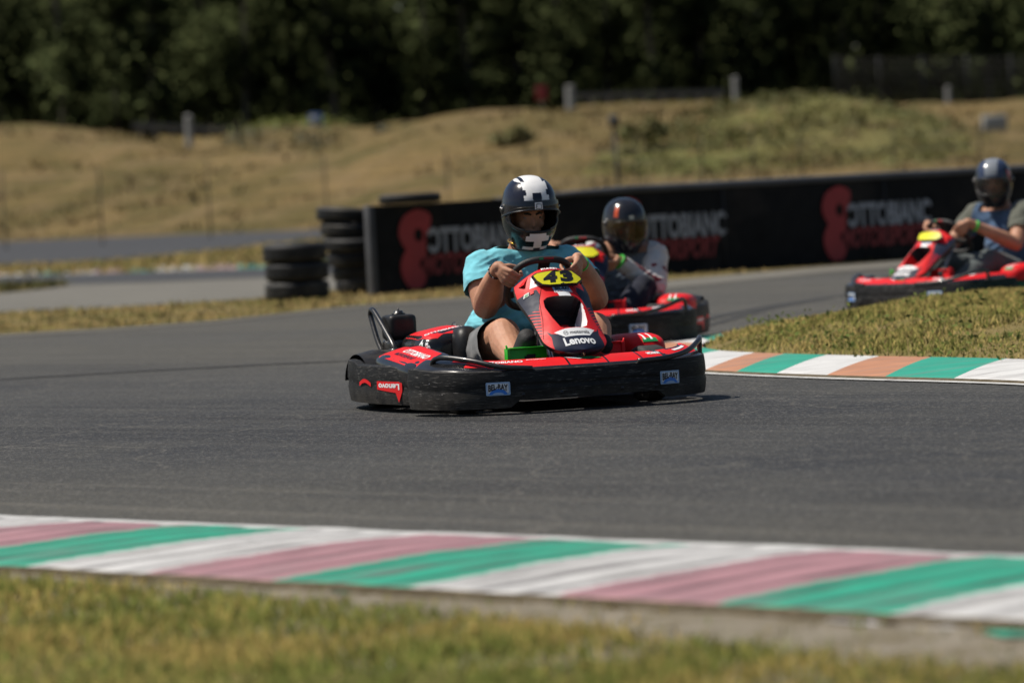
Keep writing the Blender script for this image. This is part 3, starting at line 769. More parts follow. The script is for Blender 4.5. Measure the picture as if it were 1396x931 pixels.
# dry tufts all over the hillside
xs = rng.uniform(-32, 32, 20000); ys = rng.uniform(124, 205, 20000); zs = hill_z(xs, ys)
k = (nz(xs, ys, 0.4, 8) + 0.5 * nz(xs, ys, 0.12, 3) > -0.15) & (ys > db(xs) + 1); xs, ys, zs = xs[k], ys[k], zs[k]
grass_blades('hillside_tufts', np.stack([xs, ys, zs - 0.15], 1), rng.uniform(0.12, 0.28, len(xs)), 0.07, M['hay'], lean=0.8)
def scrub(name, region, n, d0, d1, hgt, mat, size=0.16, per=9, x0=-26, x1=26):
    xs, ys, zs = scatter(region, n, d0, d1, x0, x1)
    k = nz(xs, ys, 0.35, 11) > -0.25; xs, ys, zs = xs[k], ys[k], zs[k]
    P = np.repeat(np.stack([xs, ys, zs], 1), per, 0)
    P = P + rng.normal(size=P.shape) * (0.35, 0.35, 0.1); P[:, 2] += np.abs(rng.normal(size=len(P))) * hgt
    V, F = card_mesh(P, size, rng); o = raw_mesh(name, V, F, mat); o['kind'] = 'stuff'; return o
scrub('green_scrub', [(800, 232), (860, 190), (930, 165), (985, 145), (1050, 128), (1110, 126), (1190, 138), (1270, 165), (1340, 198), (1280, 222), (1100, 228), (900, 240)], 7000, 122, 168, 0.10, M['leaf_bush'], 0.12)
scrub('bank_grass', [(318, 190), (345, 170), (370, 156), (440, 150), (458, 170), (430, 184)], 3000, 150, 245, 0.12, M['leaf_bright'], 0.14, 8, -20, -4)
scrub('hollow_scrub', [(300, 205), (320, 188), (420, 186), (470, 192), (420, 208)], 4000, 150, 225, 0.3, M['leaf_grey'], 0.14, 8, -20, 0)

# ---- bushes one can tell apart
def bush(name, px, py, D, w_, h_, mat, label, n=700):
    p = AT(px, py, D); x = p.x; z = on_hill(x, D) - 0.15
    r = empty(name, (x, D, z)); tag(r, label, 'bush')
    u = rng.normal(size=(n, 3)); u /= np.linalg.norm(u, axis=1)[:, None]; u *= rng.uniform(0.35, 1, (n, 1)) ** 0.5
    q = u * (w_ / 2, w_ / 2, h_ / 2) + (0, 0, h_ * 0.5)
    q += np.stack([nz(q[:, 0] * 1.0, q[:, 2], 1.4, k) for k in (1, 2, 3)], 1) * 0.35
    V, F = card_mesh(q, 0.16, rng); raw_mesh('foliage', V, F, mat, r)
    st = MB()
    for a in range(5):
        an = a * 1.3; st.tube([(0, 0, 0), (math.cos(an) * w_ * .12, math.sin(an) * w_ * .12, h_ * .3), (math.cos(an) * w_ * .3, math.sin(an) * w_ * .3, h_ * .65)], [.05, .035, .015], 6)
    st.build('stem', M['bark'], r); return r
bush('shrub', 552, 196, 187, 2.8, 0.9, M['leaf_grey'], 'low grey-green bush on the dry bank directly above the thin tyre on the barrier', 600)
bush('shrub', 612, 192, 186, 1.4, 0.7, M['leaf_grey'], 'small dark grey bush on the dry bank right of the wider grey-green bush', 350)
bush('shrub', 706, 222, 150, 1.5, 0.6, M['leaf_bush'], 'small green bush on the dry bank directly above the front driver helmet', 350)
bush('shrub', 885, 205, 148, 1.8, 0.8, M['leaf_bush'], 'rounded green bush on the bank right of the floodlight pole', 450)
bush('shrub', 1078, 146, 166, 3.4, 0.8, M['leaf_bush'], 'low green bush on the crest of the green slope', 600)

# ================================================================== forest
n = 170000
P = np.stack([rng.uniform(-85, 85, n), rng.uniform(244, 268, n), np.zeros(n)], 1)
base = hill_z(P[:, 0], P[:, 1])
P[:, 2] = base + rng.beta(1.1, 1.2, n) * (16 + 3 * nz(P[:, 0], P[:, 1], 0.15))
cl = nz(P[:, 0] + 3 * P[:, 2], P[:, 2], 0.32, 6); P = P[cl > -0.33]
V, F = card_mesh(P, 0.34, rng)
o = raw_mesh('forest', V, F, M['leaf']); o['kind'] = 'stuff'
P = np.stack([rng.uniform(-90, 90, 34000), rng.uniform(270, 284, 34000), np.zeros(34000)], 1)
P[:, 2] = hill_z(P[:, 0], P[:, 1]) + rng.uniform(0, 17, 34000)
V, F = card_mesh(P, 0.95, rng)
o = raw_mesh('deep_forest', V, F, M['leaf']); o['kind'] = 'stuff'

def tree_mesh(seed, H, Wd, mat_leaf, nl=5200):
    rs = np.random.default_rng(seed); tr = MB()
    path = [(0.15 * math.sin(k * 1.1 + seed), 0.15 * math.cos(k * .9 + seed), H * k / 8) for k in range(9)]
    tr.tube(path, [0.17 * (1 - k / 9.5) + 0.02 for k in range(9)], 8)
    C = []
    for b in range(34):
        z = H * rs.uniform(0.10, 0.98); an = rs.uniform(0, 6.28); L = Wd * (0.35 + 0.65 * math.sin(min(1, max(0.1, (z / H - 0.2) / 0.8)) * math.pi) ** 0.7) * rs.uniform(0.55, 1)
        e = (math.cos(an) * L, math.sin(an) * L, z + L * 0.35); m = (e[0] * .5, e[1] * .5, z + L * 0.1)
        tr.tube([(0, 0, z - 0.2), m, e], [0.05, 0.03, 0.01], 5)
        for f in (0.55, 0.8, 1.0): C.append((e[0] * f, e[1] * f, z + L * 0.35 * f))
    C = np.array(C); q = C[rs.integers(0, len(C), nl)] + rs.normal(size=(nl, 3)) * (0.55, 0.55, 0.42)
    V, F = card_mesh(q, 0.21, rs); return tr, V, F
protos = []
FOREST_GROUP = 'trees along the front of the dark wood'
tree_lab = 'dark leafy tree in the shaded wood behind the dry bank'
tx = [(-27, 236), (-23.5, 233), (-21, 239), (-18.5, 232), (-16, 237), (-13.6, 234), (-11.4, 238), (-9, 233), (-6.6, 236), (-4, 239), (-1.6, 234), (1, 237), (3.4, 232), (6, 238), (8.4, 234), (11, 237), (13.4, 233), (16, 238), (18.6, 234), (21, 237), (24, 233), (27, 238)]
for k in range(4):
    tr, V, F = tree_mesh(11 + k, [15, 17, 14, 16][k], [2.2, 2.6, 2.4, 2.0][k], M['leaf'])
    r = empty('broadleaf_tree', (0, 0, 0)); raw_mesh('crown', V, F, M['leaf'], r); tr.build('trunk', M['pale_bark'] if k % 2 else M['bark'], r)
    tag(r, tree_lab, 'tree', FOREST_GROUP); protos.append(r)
for i, (x, D) in enumerate(tx):
    r = protos[i] if i < 4 else copy_tree(protos[i % 4])
    r.location = (x, D, on_hill(x, D) - 0.3); r.rotation_euler = (0, 0, rng.uniform(0, 6.28)); s_ = rng.uniform(0.85, 1.15); r.scale = (s_, s_, s_)

# ================================================================== far furniture
def post(name, px, y0, y1, D, r_, mat, label, cat='post', base=None):
    a = AT(px, y1, D); b = AT(px, y0, D); hgt = b.z - a.z
    x, z = a.x, (on_hill(a.x, D) - 0.1 if base is None else base)
    top_z = b.z; h = top_z - z
    o = MB().lathe([(0.0, 0), (r_, 0), (r_, h * 0.93), (r_ * 1.15, h * 0.935), (r_ * 1.15, h * 0.97), (r_ * 0.6, h), (0, h)], n=10).build(name, mat, sh=40)
    o.location = (x, D, z); tag(o, label, cat); return o
post('marker_post', 778, 117, 148, 196, 0.19, M['white_paint'], 'stout white post on the bank above the front driver helmet')
post('marker_post', 1003, 105, 132, 206, 0.14, M['white_paint'], 'white post on the skyline at the left end of the green scrub hill')
post('marker_post', 258, 157, 186, 203, 0.17, M['white_paint'], 'white post on the left bank beside the grey rail before the wood')
post('marker_post', 1293, 118, 142, 206, 0.12, M['white_paint'], 'white post at the far right in front of the grey mesh fence')
# floodlight / loudspeaker pole
a = AT(843, 262, 120); b = AT(834, 172, 120)
r = empty('floodlight_pole', (a.x, 120, 0)); tag(r, 'dark pole with a boxy floodlight head standing before the dry bank', 'light pole')
h = b.z
MB().tube([(0, 0, -0.2), (0, 0, h * 0.5), (-0.03, 0, h)], [0.06, 0.05, 0.04], 10).build('pole', M['dark_post'], r)
MB().box((-0.03, 0, h + 0.14), (0.14, 0.10, 0.16), bev=0.03).box((-0.03, -0.11, h + 0.14), (0.11, 0.015, 0.12)).build('lamp_head', M['dark_post'], r)
# wire fence in front of the bank
r = empty('wire_fence', (0, 124, 0)); tag(r, 'thin wire fence on slim dark posts in front of the dry bank', 'fence')
pts = []
for k, px in enumerate([-120, 5, 137, 285, 445, 612, 745, 870, 960, 1030, 1095, 1222, 1340, 1450]):
    D = 124 - 3 * math.sin(k); q = AT(px, 280, D); pts.append((q.x, D))
    pm = MB().lathe([(0, -0.2), (0.026, -0.2), (0.024, 2.15), (0.028, 2.16), (0.0, 2.22)], n=8); pm.build('post', M['post'], r).location = (q.x, D - 124, 0)
wm = MB()
for z in (0.3, 0.7, 1.1, 1.5, 1.9): wm.tube([(x, D - 124, z) for x, D in pts], 0.008, 5)
wm.build('wire', M['dark_post'], r)
# guard rails on top of the bank
def rail(name, p0, p1, D, label, mat, n=8, th=0.16):
    a = AT(*p0, D); b = AT(*p1, D); r = empty(name, (a.x, D, on_hill(a.x, D))); tag(r, label, 'guard rail')
    L = b.x - a.x; m = MB(); pf = MB(); A = []
    for k in range(25):
        x = L * k / 24; z = a.z + (b.z - a.z) * k / 24 - r.location.z
        A.append([(x, -0.04 + (0.05 if q in (1, 3) else 0), z + (q - 2) * th / 2) for q in range(5)] + [(x, 0.03, z + (2 - q) * th / 2) for q in range(5)])
    m.grid(A, closed=True); m.build('rail', mat, r)
    for k in range(n):
        x = L * (k + .5) / n; z = a.z + (b.z - a.z) * (k + .5) / n - r.location.z; zb = on_hill(a.x + x, D) - r.location.z - 0.2
        pm = MB().box((0, 0.09, (z + zb) / 2), (0.05, 0.05, (z - zb) / 2 + 0.1)); pm.build('post', M['post'], r).location = (x, 0, 0)
    return r
rail('guard_rail', (770, 132), (990, 126), 212, 'pale grey guard rail on the bank between the two white posts', M['post'], 9, 0.16)
rail('guard_rail', (180, 172), (335, 179), 222, 'dull grey guard rail at the foot of the wood on the left', M['post'], 7, 0.2)
# mesh fence on the right skyline
r = empty('mesh_fence', (AT(1140, 140, 214).x, 214, 4)); tag(r, 'tall grey mesh fence along the wood on the right skyline', 'fence')
x0, x1 = 0, AT(1560, 140, 214).x - r.location.x; wm = MB()
for k in range(60):
    x = x1 * k / 59; z0 = on_hill(r.location.x + x, 214) - 4; wm.tube([(x, 0, z0), (x, 0, z0 + 2.6)], 0.008, 4)
for q in range(9): wm.tube([(x1 * k / 20, 0, on_hill(r.location.x + x1 * k / 20, 214) - 4 + 0.3 * q + .1) for k in range(21)], 0.007, 4)
wm.build('mesh_panel', M['post'], r)
for k in range(8):
    x = x1 * k / 7; z0 = on_hill(r.location.x + x, 214) - 4
    MB().lathe([(0, -.2), (.045, -.2), (.045, 2.65), (.0, 2.7)], n=8).build('post', M['dark_post'], r).location = (x, -0.06, z0)
def board(name, px, py, D, wd, ht, mats, label, cat):
    p = AT(px, py, D); r = empty(name, (p.x, D, on_hill(p.x, D))); tag(r, label, cat); z = max(ht / 2 + 0.1, p.z - r.location.z)
    MB().box((0, 0, z), (wd / 2, 0.05, ht / 2), bev=0.02).build('panel', mats[0], r)
    if len(mats) > 1: MB().box((-wd * .1, -0.056, z + ht * .1), (wd * .28, 0.004, ht * .2)).build('print', mats[1], r)
    MB().box((0, 0.08, z / 2 - 0.1), (0.04, 0.03, z / 2 + 0.1)).build('post', M['post'], r); return r
board('sign_board', 431, 168, 205, 0.62, 0.55, [M['far_blue'], M['white_paint']], 'small blue and white board beside the bright green bank', 'sign')
board('sign_board', 738, 128, 214, 0.55, 0.7, [M['far_red']], 'small dark red board before the wood left of the white post', 'sign')
p = AT(1357, 190, 150); r = empty('junction_box', (p.x, 150, on_hill(p.x, 150))); tag(r, 'pale box on short legs on the bank above the right driver helmet', 'box')
zz = max(0.5, p.z - r.location.z)
MB().box((0, 0, zz), (0.42, 0.3, 0.26), bev=0.05).build('housing', M['white_paint'], r)
for s_ in (-1, 1): MB().box((s_ * 0.3, 0, zz / 2 - 0.15), (0.03, 0.03, zz / 2 + 0.05)).build('leg', M['post'], r)

# ================================================================== barrier with banner
BA = G(505, 403.5); BB = G(1396, 343.2)
bd = (BB - BA).normalized(); bn = Vector((bd.y, -bd.x, 0))           # bn faces the track
BL = (G(1700, 322) - BA).length; BH = 0.915
br = empty('barrier', BA, math.atan2(bd.y, bd.x)); tag(br, 'long black advertising barrier with red and grey lettering at the outer track edge', 'barrier')
A = []
for k in range(121):
    x = BL * k / 120; wv = 0.012 * noise.noise((x * 1.3, 0, 2)); zt = BH + 0.010 * noise.noise((x * .9, 4, 2))
    A.append([(x, -0.16 + wv, 0.0), (x, -0.16 + wv * 0.5 + 0.01 * noise.noise((x * 2, .3, 1)), zt * .5), (x, -0.15 + wv, zt), (x, -0.06, zt), (x, -0.05, 0.0)])
m = MB(); m.grid(A, closed=True); m.f.append(tuple(range(5))); m.i.append(0); m.build('banner', M['banner'], br, sh=50)
m = MB(); A = []
for k in range(81):
    x = 1.5 + (BL - 1.5) * k / 80; zt = BH + 0.004; hw = 0.055 * min(1, k / 12)
    A.append([(x, -0.175, zt - 0.012), (x, -0.17, zt + hw), (x, -0.06, zt + hw + 0.010), (x, -0.035, zt - 0.012)])
m.grid(A, closed=True); m.build('top_cap', M['cap'], br)
MB().box((-0.035, -0.115, BH / 2), (0.036, 0.05, BH / 2 + .005), bev=0.01).build('end_post', M['cap'], br)
for x in np.arange(2.18, BL, 2.2):                     # panel joints and fixings of the banner
    MB().box((x, -0.176, BH / 2), (0.006, 0.003, BH / 2 - .02)).build('panel_joint', M['seam'], br)
# red figure-eight emblem, traced as an outline (x right, z up, unit = metres)
def emblem_pts():
    P = [(0.40, 0.785), (0.30, 0.825), (0.20, 0.815), (0.09, 0.755), (0.035, 0.65), (0.03, 0.55), (0.075, 0.46), (0.10, 0.415),
         (0.06, 0.35), (0.03, 0.25), (0.05, 0.14), (0.11, 0.045), (0.17, 0.015), (0.25, 0.02), (0.30, 0.05), (0.335, 0.12), (0.33, 0.19), (0.275, 0.225), (0.262, 0.28), (0.30, 0.325), (0.335, 0.345),
         (0.365, 0.47), (0.40, 0.62), (0.425, 0.72)]
    return [tuple(p) for p in catmull(P, 4, closed=True)]
def emblem(x0):
    m = MB(); P = emblem_pts(); n = 28; c = (0.265, 0.565)
    bm = bmesh.new(); ov = [bm.verts.new((x, -0.165, z)) for x, z in P]; oe = [bm.edges.new((ov[i], ov[(i + 1) % len(ov)])) for i in range(len(ov))]
    iv = [bm.verts.new((c[0] + 0.052 * math.cos(a), -0.165, c[1] + 0.068 * math.sin(a))) for a in [2 * math.pi * k / n for k in range(n)]]
    ie = [bm.edges.new((iv[i], iv[(i + 1) % n])) for i in range(n)]
    r_ = bmesh.ops.triangle_fill(bm, edges=oe + ie, use_beauty=True); bm.normal_update(); bm.verts.index_update()
    V = [(v.co.x, v.co.y, v.co.z) for v in bm.verts]; F = [[v.index for v in f.verts] for f in bm.faces]; bm.free()
    m.add([(x + x0, -0.176, z * 1.0 + 0.03) for x, y, z in V], F); m.build('emblem', M['logo_red'], br, smooth=False)
def letters(x0):
    def fn(a, b): return (x0 + 0.96 + a, -0.177, 0.515 + b)
    m = MB()
    put_text(m, 'OTTOBIANO', fn, 0.235, 1.20, bold=0.045, shear=0.0); m.build('lettering', M['logo_grey'], br, smooth=False)
    # slits that cut into the first and last O
    for q in ([(.35, .60), (.43, .56), (.43, .50), (.35, .46)], [(1.48, .57), (1.57, .60), (1.57, .45), (1.48, .47)]):
        MB().add([(x0 + x, -0.1785, z) for x, z in q], [(3, 2, 1, 0) if q[0][0] < 1 else (0, 3, 2, 1)]).build('letter_slit', M['banner'], br, smooth=False)
    m = MB(); put_text(m, 'MOTORSPORT', lambda a, b: (x0 + 0.86 + a + b * 0.2, -0.177, 0.275 + b), 0.20, 1.12, bold=0.04, shear=0.0)
    m.build('lettering', M['logo_dred'], br, smooth=False)
def bx(px):                                            # distance along the barrier seen at photo column px
    y = np.interp(px, [505, 1396, 1700], [403.5, 343.2, 322]); return (G(px, float(y)) - BA).length
for px in (541, 828, 1116, 1404):
    x0 = bx(px) - 0.075; emblem(x0); letters(x0)

# ================================================================== tyres
def tyre_mesh(Ro, W_, name_, mat):
    """upright-axis car tyre lying flat, z from 0 to W_"""
    m = MB(); Ri = Ro * 0.58; pr = []
    half = [(Ri, 0.18), (Ri + 0.02, 0.08), (Ro * 0.78, 0.0), (Ro * 0.92, 0.05), (Ro * 0.985, 0.16), (Ro, 0.26)]
    pr = [(r_, z * W_) for r_, z in half]
    for zc in (0.34, 0.5, 0.66):
        pr += [(Ro, (zc - 0.035) * W_), (Ro - 0.012, (zc - 0.03) * W_), (Ro - 0.012, (zc + 0.03) * W_), (Ro, (zc + 0.035) * W_)]
    pr += [(r_, (1 - z) * W_) for r_, z in reversed(half)]
    pr += [(Ri + 0.035, 0.82 * W_), (Ro - 0.05, 0.6 * W_), (Ro - 0.05, 0.4 * W_), (Ri + 0.035, 0.18 * W_)]
    m.lathe(pr, n=44, closed=True); o = m.build(name_, mat, sh=50); return o
base = tyre_mesh(0.33, 0.19, 'tyre', M['old_tyre']); GRP = 'old tyres stacked at the barrier end'
proto = [base]
def tyre(x, y, z, s, lab, tilt=(0, 0)):
    o = proto.pop() if proto else base.copy()
    if o.name not in COL.objects: COL.objects.link(o)
    o.location = (x, y, z); o.scale = s; o.rotation_euler = (tilt[0], tilt[1], rng.uniform(0, 6.28)); tag(o, lab, 'tyre', GRP); return o
c = G(405, 411)
for k, w_ in enumerate(('lowest', 'middle', 'topmost')):
    tyre(c.x + 0.01 * math.sin(k * 2), c.y + 0.2, 0.012 + k * 0.191, (1.0 - 0.01 * k, 1.0, 1.0), f'{w_} black tyre of the short three-tyre stack left of the barrier')
c2 = G(499, 403)
words = ('lowest', 'second from lowest', 'third from lowest', 'third from top', 'second from top', 'topmost')
for k, w_ in enumerate(words):
    tyre(c2.x - 0.034 * k + 0.006 * math.sin(k * 2.3), c2.y + 0.52 + 0.03 * math.sin(k * 1.7), 0.02 + k * 0.147, (1.0, 1.0, 0.80), f'{w_} tyre of the tall leaning stack touching the barrier end', (0.01 * math.sin(k * 3), -0.045 - 0.012 * k))
q = bx(566); c3 = BA + bd * q
tyre(c3.x, c3.y - 0.09, BH + 0.004, (0.98, 0.98, 0.55), 'single thin black tyre lying on the left end of the barrier top')
# ================================================================== KART
# local frame: x forward, y to the driver's left, z up, origin on the ground between the axles
PATH_F = [(0.395, -0.668), (0.42, -0.698), (0.50, -0.712), (0.62, -0.70), (0.745, -0.655), (0.85, -0.57), (0.925, -0.42), (0.965, -0.22), (0.98, 0.0)]
PATH_F = PATH_F + [(x, -y) for x, y in PATH_F[-2::-1]]
PF = catmull(PATH_F, 10)
def offs(P):
    T = np.gradient(P, axis=0); T /= np.linalg.norm(T, axis=1)[:, None]
    return np.stack([T[:, 1], -T[:, 0]], 1)             # outward normal for a path running right to left round the front
NF = offs(PF)
def arc_len(P): return np.concatenate([[0], np.cumsum(np.linalg.norm(np.diff(P, axis=0), axis=1))])
def band(P, Nn, zb, zt, lip=0.05, bulge=0.010):
    """closed section swept along P; zb, zt arrays"""
    A = []
    for p, n_, b, t in zip(P, Nn, zb, zt):
        h = t - b
        sec = [(-0.03, b), (0.0, b), (bulge * .6, b + .15 * h), (bulge, b + .35 * h), (bulge * .55, b + .46 * h), (bulge * .55, b + .50 * h), (bulge, b + .58 * h), (bulge * .8, b + .8 * h), (0.004, t - 0.004), (0.0, t), (-lip * .6, t + 0.004), (-lip, t - 0.006), (-lip, t - 0.02), (-0.03, t - 0.03)]
        A.append([(p[0] + n_[0] * o, p[1] + n_[1] * o, z) for o, z in sec])
    return A
def on_band(P, Nn, s, z, zb, zt, out=0.0125):
    L = arc_len(P); x = np.interp(s, L, P[:, 0]); y = np.interp(s, L, P[:, 1]); nx = np.interp(s, L, Nn[:, 0]); ny = np.interp(s, L, Nn[:, 1])
    return (x + nx * out, y + ny * out, z)

# ---- nose cone surface
NC = catmull([(0.455, 0, 0.628), (0.492, 0, 0.652), (0.553, 0, 0.608), (0.622, 0, 0.538), (0.70, 0, 0.464), (0.803, 0, 0.365), (0.905, 0, 0.275)], 16)
NL = arc_len(NC); NTOT = NL[-1]
def nc_c(v):
    s = v * NTOT; return np.array([np.interp(s, NL, NC[:, k]) for k in range(3)])
def nc_n(v):
    a, b = nc_c(max(0, v - .02)), nc_c(min(1, v + .02)); t = (b - a) / np.linalg.norm(b - a)
    n = np.array([-t[2], 0, t[0]]); return n if n[2] > 0 else -n
def nc_w(v):
    w_ = np.interp(v, [0, .06, .12, .2, .3, .42, .55, .68, .8, .9, 1.0], [.13, .158, .170, .178, .180, .168, .160, .158, .156, .154, .15])
    if v > 0.76: w_ *= max(0.0, 1 - ((v - .76) / .24) ** 2.6) ** 0.5
    return w_
def nc_drop(v): return float(np.interp(v, [0, .1, .3, .5, .8, 1], [.085, .085, .085, .07, .05, .02]))
HOLE = [(-.088, .385), (-.07, .365), (.07, .365), (.092, .39), (.098, .44), (.092, .55), (.082, .66), (.068, .72), (.04, .745), (-.04, .745), (-.062, .72), (-.08, .60), (-.093, .46)]
HOLE = [(a, .745 - (.745 - b) * .92) for a, b in HOLE]
def hole_depth(y, v):
    if not inpoly(y, v, HOLE): return 0.0
    d = float(dist_poly(np.array([y]), np.array([v * 0.68]), [(a, b * 0.68) for a, b in HOLE])[0])
    deep = 0.11 * min(1, max(0.0, (0.80 - v) / 0.30)) + 0.012
    # the lower right of the recess is a shallow lip (white panel)
    return deep * min(1, d / 0.012)
WHITE_BLADE = [(.098, .40), (.1, .5), (.09, .66), (.068, .73), (.03, .75), (.0, .75), (.045, .60), (.075, .48)]
WHITE_BLADE = [(a * 1.05, .745 - (.745 - b) * .92) for a, b in WHITE_BLADE]
def nc_pt(y, v, out=0.0):
    w_ = max(nc_w(v), 1e-4); u = max(-1, min(1, y / w_)); n = nc_n(v)
    p = nc_c(v) + np.array([0, y, 0]) - n * (nc_drop(v) * (u * u) ** 1.15) * 1.0
    # outward direction including the cross curvature
    nn = n + np.array([0, 1, 0]) * (2.3 * nc_drop(v) * (u * u) ** 0.65 * (1 if u > 0 else -1) / w_) ; nn /= np.linalg.norm(nn)
    return p + nn * out
BLACKZ = [(-.128, .725), (-.112, .765), (-.085, .79), (.085, .79), (.112, .765), (.128, .725), (.118, .80), (.125, .88), (.122, 1.05), (-.122, 1.05), (-.125, .88), (-.118, .80)]
WSTRIP = [(-.1, .762), (-.05, .75), (.05, .75), (.1, .762), (.062, .835), (-.062, .835)]
CHEV = [(-.125, .255), (-.098, .135), (-.083, .145), (-.098, .225), (-.05, .245), (-.052, .26)]
def nc_color(y, v):
    """material of every patch of the nose panel (arrays)"""
    ay = np.abs(y); c = np.zeros(len(y), int); P = lambda q: in_poly_np(y, v, q)
    c[(y > 0) & (v > .12) & (v < .29) & (ay > .15)] = 1
    edge = np.interp(v, [.28, .34, .46, .6, .72, .78], [.10, .092, .115, .13, .143, .16])
    st = ((v * .68 + ay * .9) * 42) % 1 < np.interp(v, [.47, .62, .78], [.75, .5, .25])
    c[(v > .47) & (v < .78) & (ay > edge) & st] = 1
    c[(v > .285) & (v <= .47) & (ay > edge)] = 1
    c[P(CHEV)] = 2; c[P(BLACKZ)] = 1; c[P(WSTRIP)] = 2
    h = P(HOLE); c[h] = 3
    c[h & (v > .69)] = 0
    c[h & (((y - .01) / .03) ** 2 + ((v - .66) / .045) ** 2 < 1)] = 0
    c[h & (((y + .005) / .032) ** 2 + ((v - .575) / .018) ** 2 < 1)] = 0
    c[h & (y < -.066) & (v > .50)] = 0
    c[h & P(WHITE_BLADE)] = 2
    return c

def build_kart(rich=True):
    k = empty('go_kart')
    # ---------------- tray, frame
    m = MB()
    m.add([(0.80, -0.28, .05), (0.80, .28, .05), (0.55, .34, .05), (-.25, .30, .05), (-.25, -.30, .05), (.55, -.34, .05), (0.80, -0.28, .045), (0.80, .28, .045), (0.55, .34, .045), (-.25, .30, .045), (-.25, -.30, .045), (.55, -.34, .045)],
          [(5, 4, 3, 2, 1, 0), (6, 7, 8, 9, 10, 11)]); m.build('floor_tray', M['tray'], k, smooth=False)
    m = MB()
    for s in (-1, 1):
        m.tube(catmull([(.86, s * .30, .075), (.55, s * .33, .075), (.2, s * .34, .075), (-.3, s * .34, .08), (-.75, s * .33, .12)], 5), .016, 10)
        m.tube(catmull([(.34, s * .34, .07), (.30, s * .5, .09), (.25, s * .62, .12), (-.1, s * .66, .12), (-.32, s * .5, .09), (-.34, s * .35, .08)], 5), .014, 8)
        m.tube([(.52, s * .33, .10), (.52, s * .42, .13)], .02, 8)
        m.tube([(.46, s * .04, .12), (.49, s * .38, .12)], .007, 6)
        m.tube([(.36, s * .02, .50), (.58, s * .12, .30), (.72, s * .16, .08)], .009, 8)
    m.tube([(.86, -.30, .075), (.86, .30, .075)], .016, 8); m.tube([(-.02, -.34, .075), (-.02, .34, .075)], .014, 8); m.tube([(-.75, -.33, .12), (-.75, .33, .12)], .016, 8)
    m.build('frame', M['tube_black'], k)
    MB().tube([(-.53, -.6, .14), (-.53, .6, .14)], .019, 12).build('rear_axle', M['steel'], k)
    MB().tube([(.54, 0, .12), (.30, 0, .46)], .011, 10).tube([(.36, -.01, .40), (.40, -.01, .55)], .012, 8).build('steering_column', M['steel'], k)
    # ---------------- wheels
    def wheel(c, Ro, W_, steer=0.0):
        wm = empty('wheel', c, steer, k)
        pr = [(Ro * .52, -W_ * .46), (Ro * .7, -W_ * .5), (Ro * .86, -W_ * .49), (Ro * .96, -W_ * .44), (Ro, -W_ * .34), (Ro * 1.0, W_ * .34), (Ro * .96, W_ * .44), (Ro * .86, W_ * .49), (Ro * .7, W_ * .5), (Ro * .52, W_ * .46), (Ro * .5, 0)]
        MB().lathe(pr, ax=(0, 1, 0), n=40, closed=True).build('tyre', M['rubber'], wm)
        rp = [(.02, -.02), (.05, -.02), (.055, -.03), (Ro * .3, -.015), (Ro * .46, -W_ * .43), (Ro * .53, -W_ * .46), (Ro * .53, W_ * .46), (Ro * .46, W_ * .43), (Ro * .3, .015), (.055, .03), (.05, .02), (.02, .02)]
        rm = MB().lathe(rp, ax=(0, 1, 0), n=32)
        for s in (-1, 1):
            for a in range(3):
                rm.lathe([(0, s * .03), (.007, s * .03), (.007, s * .042), (0, s * .044)], o=(.036 * math.cos(a * 2.1), 0, .036 * math.sin(a * 2.1)), ax=(0, 1, 0), n=8)
        rm.build('rim', M['steel'], wm)
    for s in (-1, 1):
        wheel((.52, s * .47, .13), .13, .13, R(7)); wheel((-.53, s * .49, .14), .14, .20)
    # ---------------- front bumper
    L = arc_len(PF); T = L[-1]; sN = L - T / 2
    zb = np.array([0.032 if abs(s) > .37 else 0.066 for s in sN])
    for i in range(len(sN)):
        if .345 < abs(sN[i]) <= .40: zb[i] = 0.066 - 0.034 * min(1, (abs(sN[i]) - .345) / .045)
    zt = np.array([np.interp(abs(s), [0, .5, .75, .95, 1.3], [.202, .204, .210, .222, .212]) for s in sN])
    m = MB(); m.grid(band(PF, NF, zb, zt), closed=True)
    A = band(PF, NF, zb, zt)
    for e in (0, -1): m.add(A[e], [tuple(range(len(A[e])))])
    # bolts and moulded dimples
    fb = m.build('front_bumper', M['bumper'], k, sh=24)
    def fpos(s, z, out): return on_band(PF, NF, s + T / 2, z, zb, zt, out)
    for s in (-.95, -.80, -.33, -.15, .15, .33, .80, .93):
        p = fpos(s, .15 if abs(s) > .5 else .09, .004); n_ = np.array(fpos(s, .15, .02)) - np.array(fpos(s, .15, .01)); n_ /= np.linalg.norm(n_)
        MB().lathe([(0, .006), (.008, .005), (.010, .0), (.010, -.006)], o=p, ax=n_, n=10).build('bolt', M['ink'], fb)
    for s in (-.9, -.72, .7, .86, .92):
        p = fpos(s, .10, .004); n_ = np.array(fpos(s, .1, .02)) - np.array(fpos(s, .1, .01)); n_ /= np.linalg.norm(n_)
        MB().lathe([(0, .004), (.006, .004), (.007, -.004)], o=p, ax=n_, n=8).build('bolt', M['ink'], fb)
    # stickers: blue framed oil sticker, lettering over a half disc
    for s0, name_ in ((-.445, 'a'), (.405, 'b')):
        z0 = .122
        fn = lambda a, b, s0=s0, o=.0125: fpos(s0 + a, z0 + b, o)
        st = MB()
        put_poly(st, [(-.052, -.030), (.052, -.030), (.055, -.026), (.055, .027), (.052, .031), (-.052, .031), (-.055, .027), (-.055, -.026)], fn, 0)
        fn2 = lambda a, b, s0=s0: fpos(s0 + a, z0 + b, .0135)
        put_poly(st, [(-.047, -.018), (.047, -.018), (.047, .024), (-.047, .024)], fn2, 1)
        fn3 = lambda a, b, s0=s0: fpos(s0 + a, z0 + b, .0143)
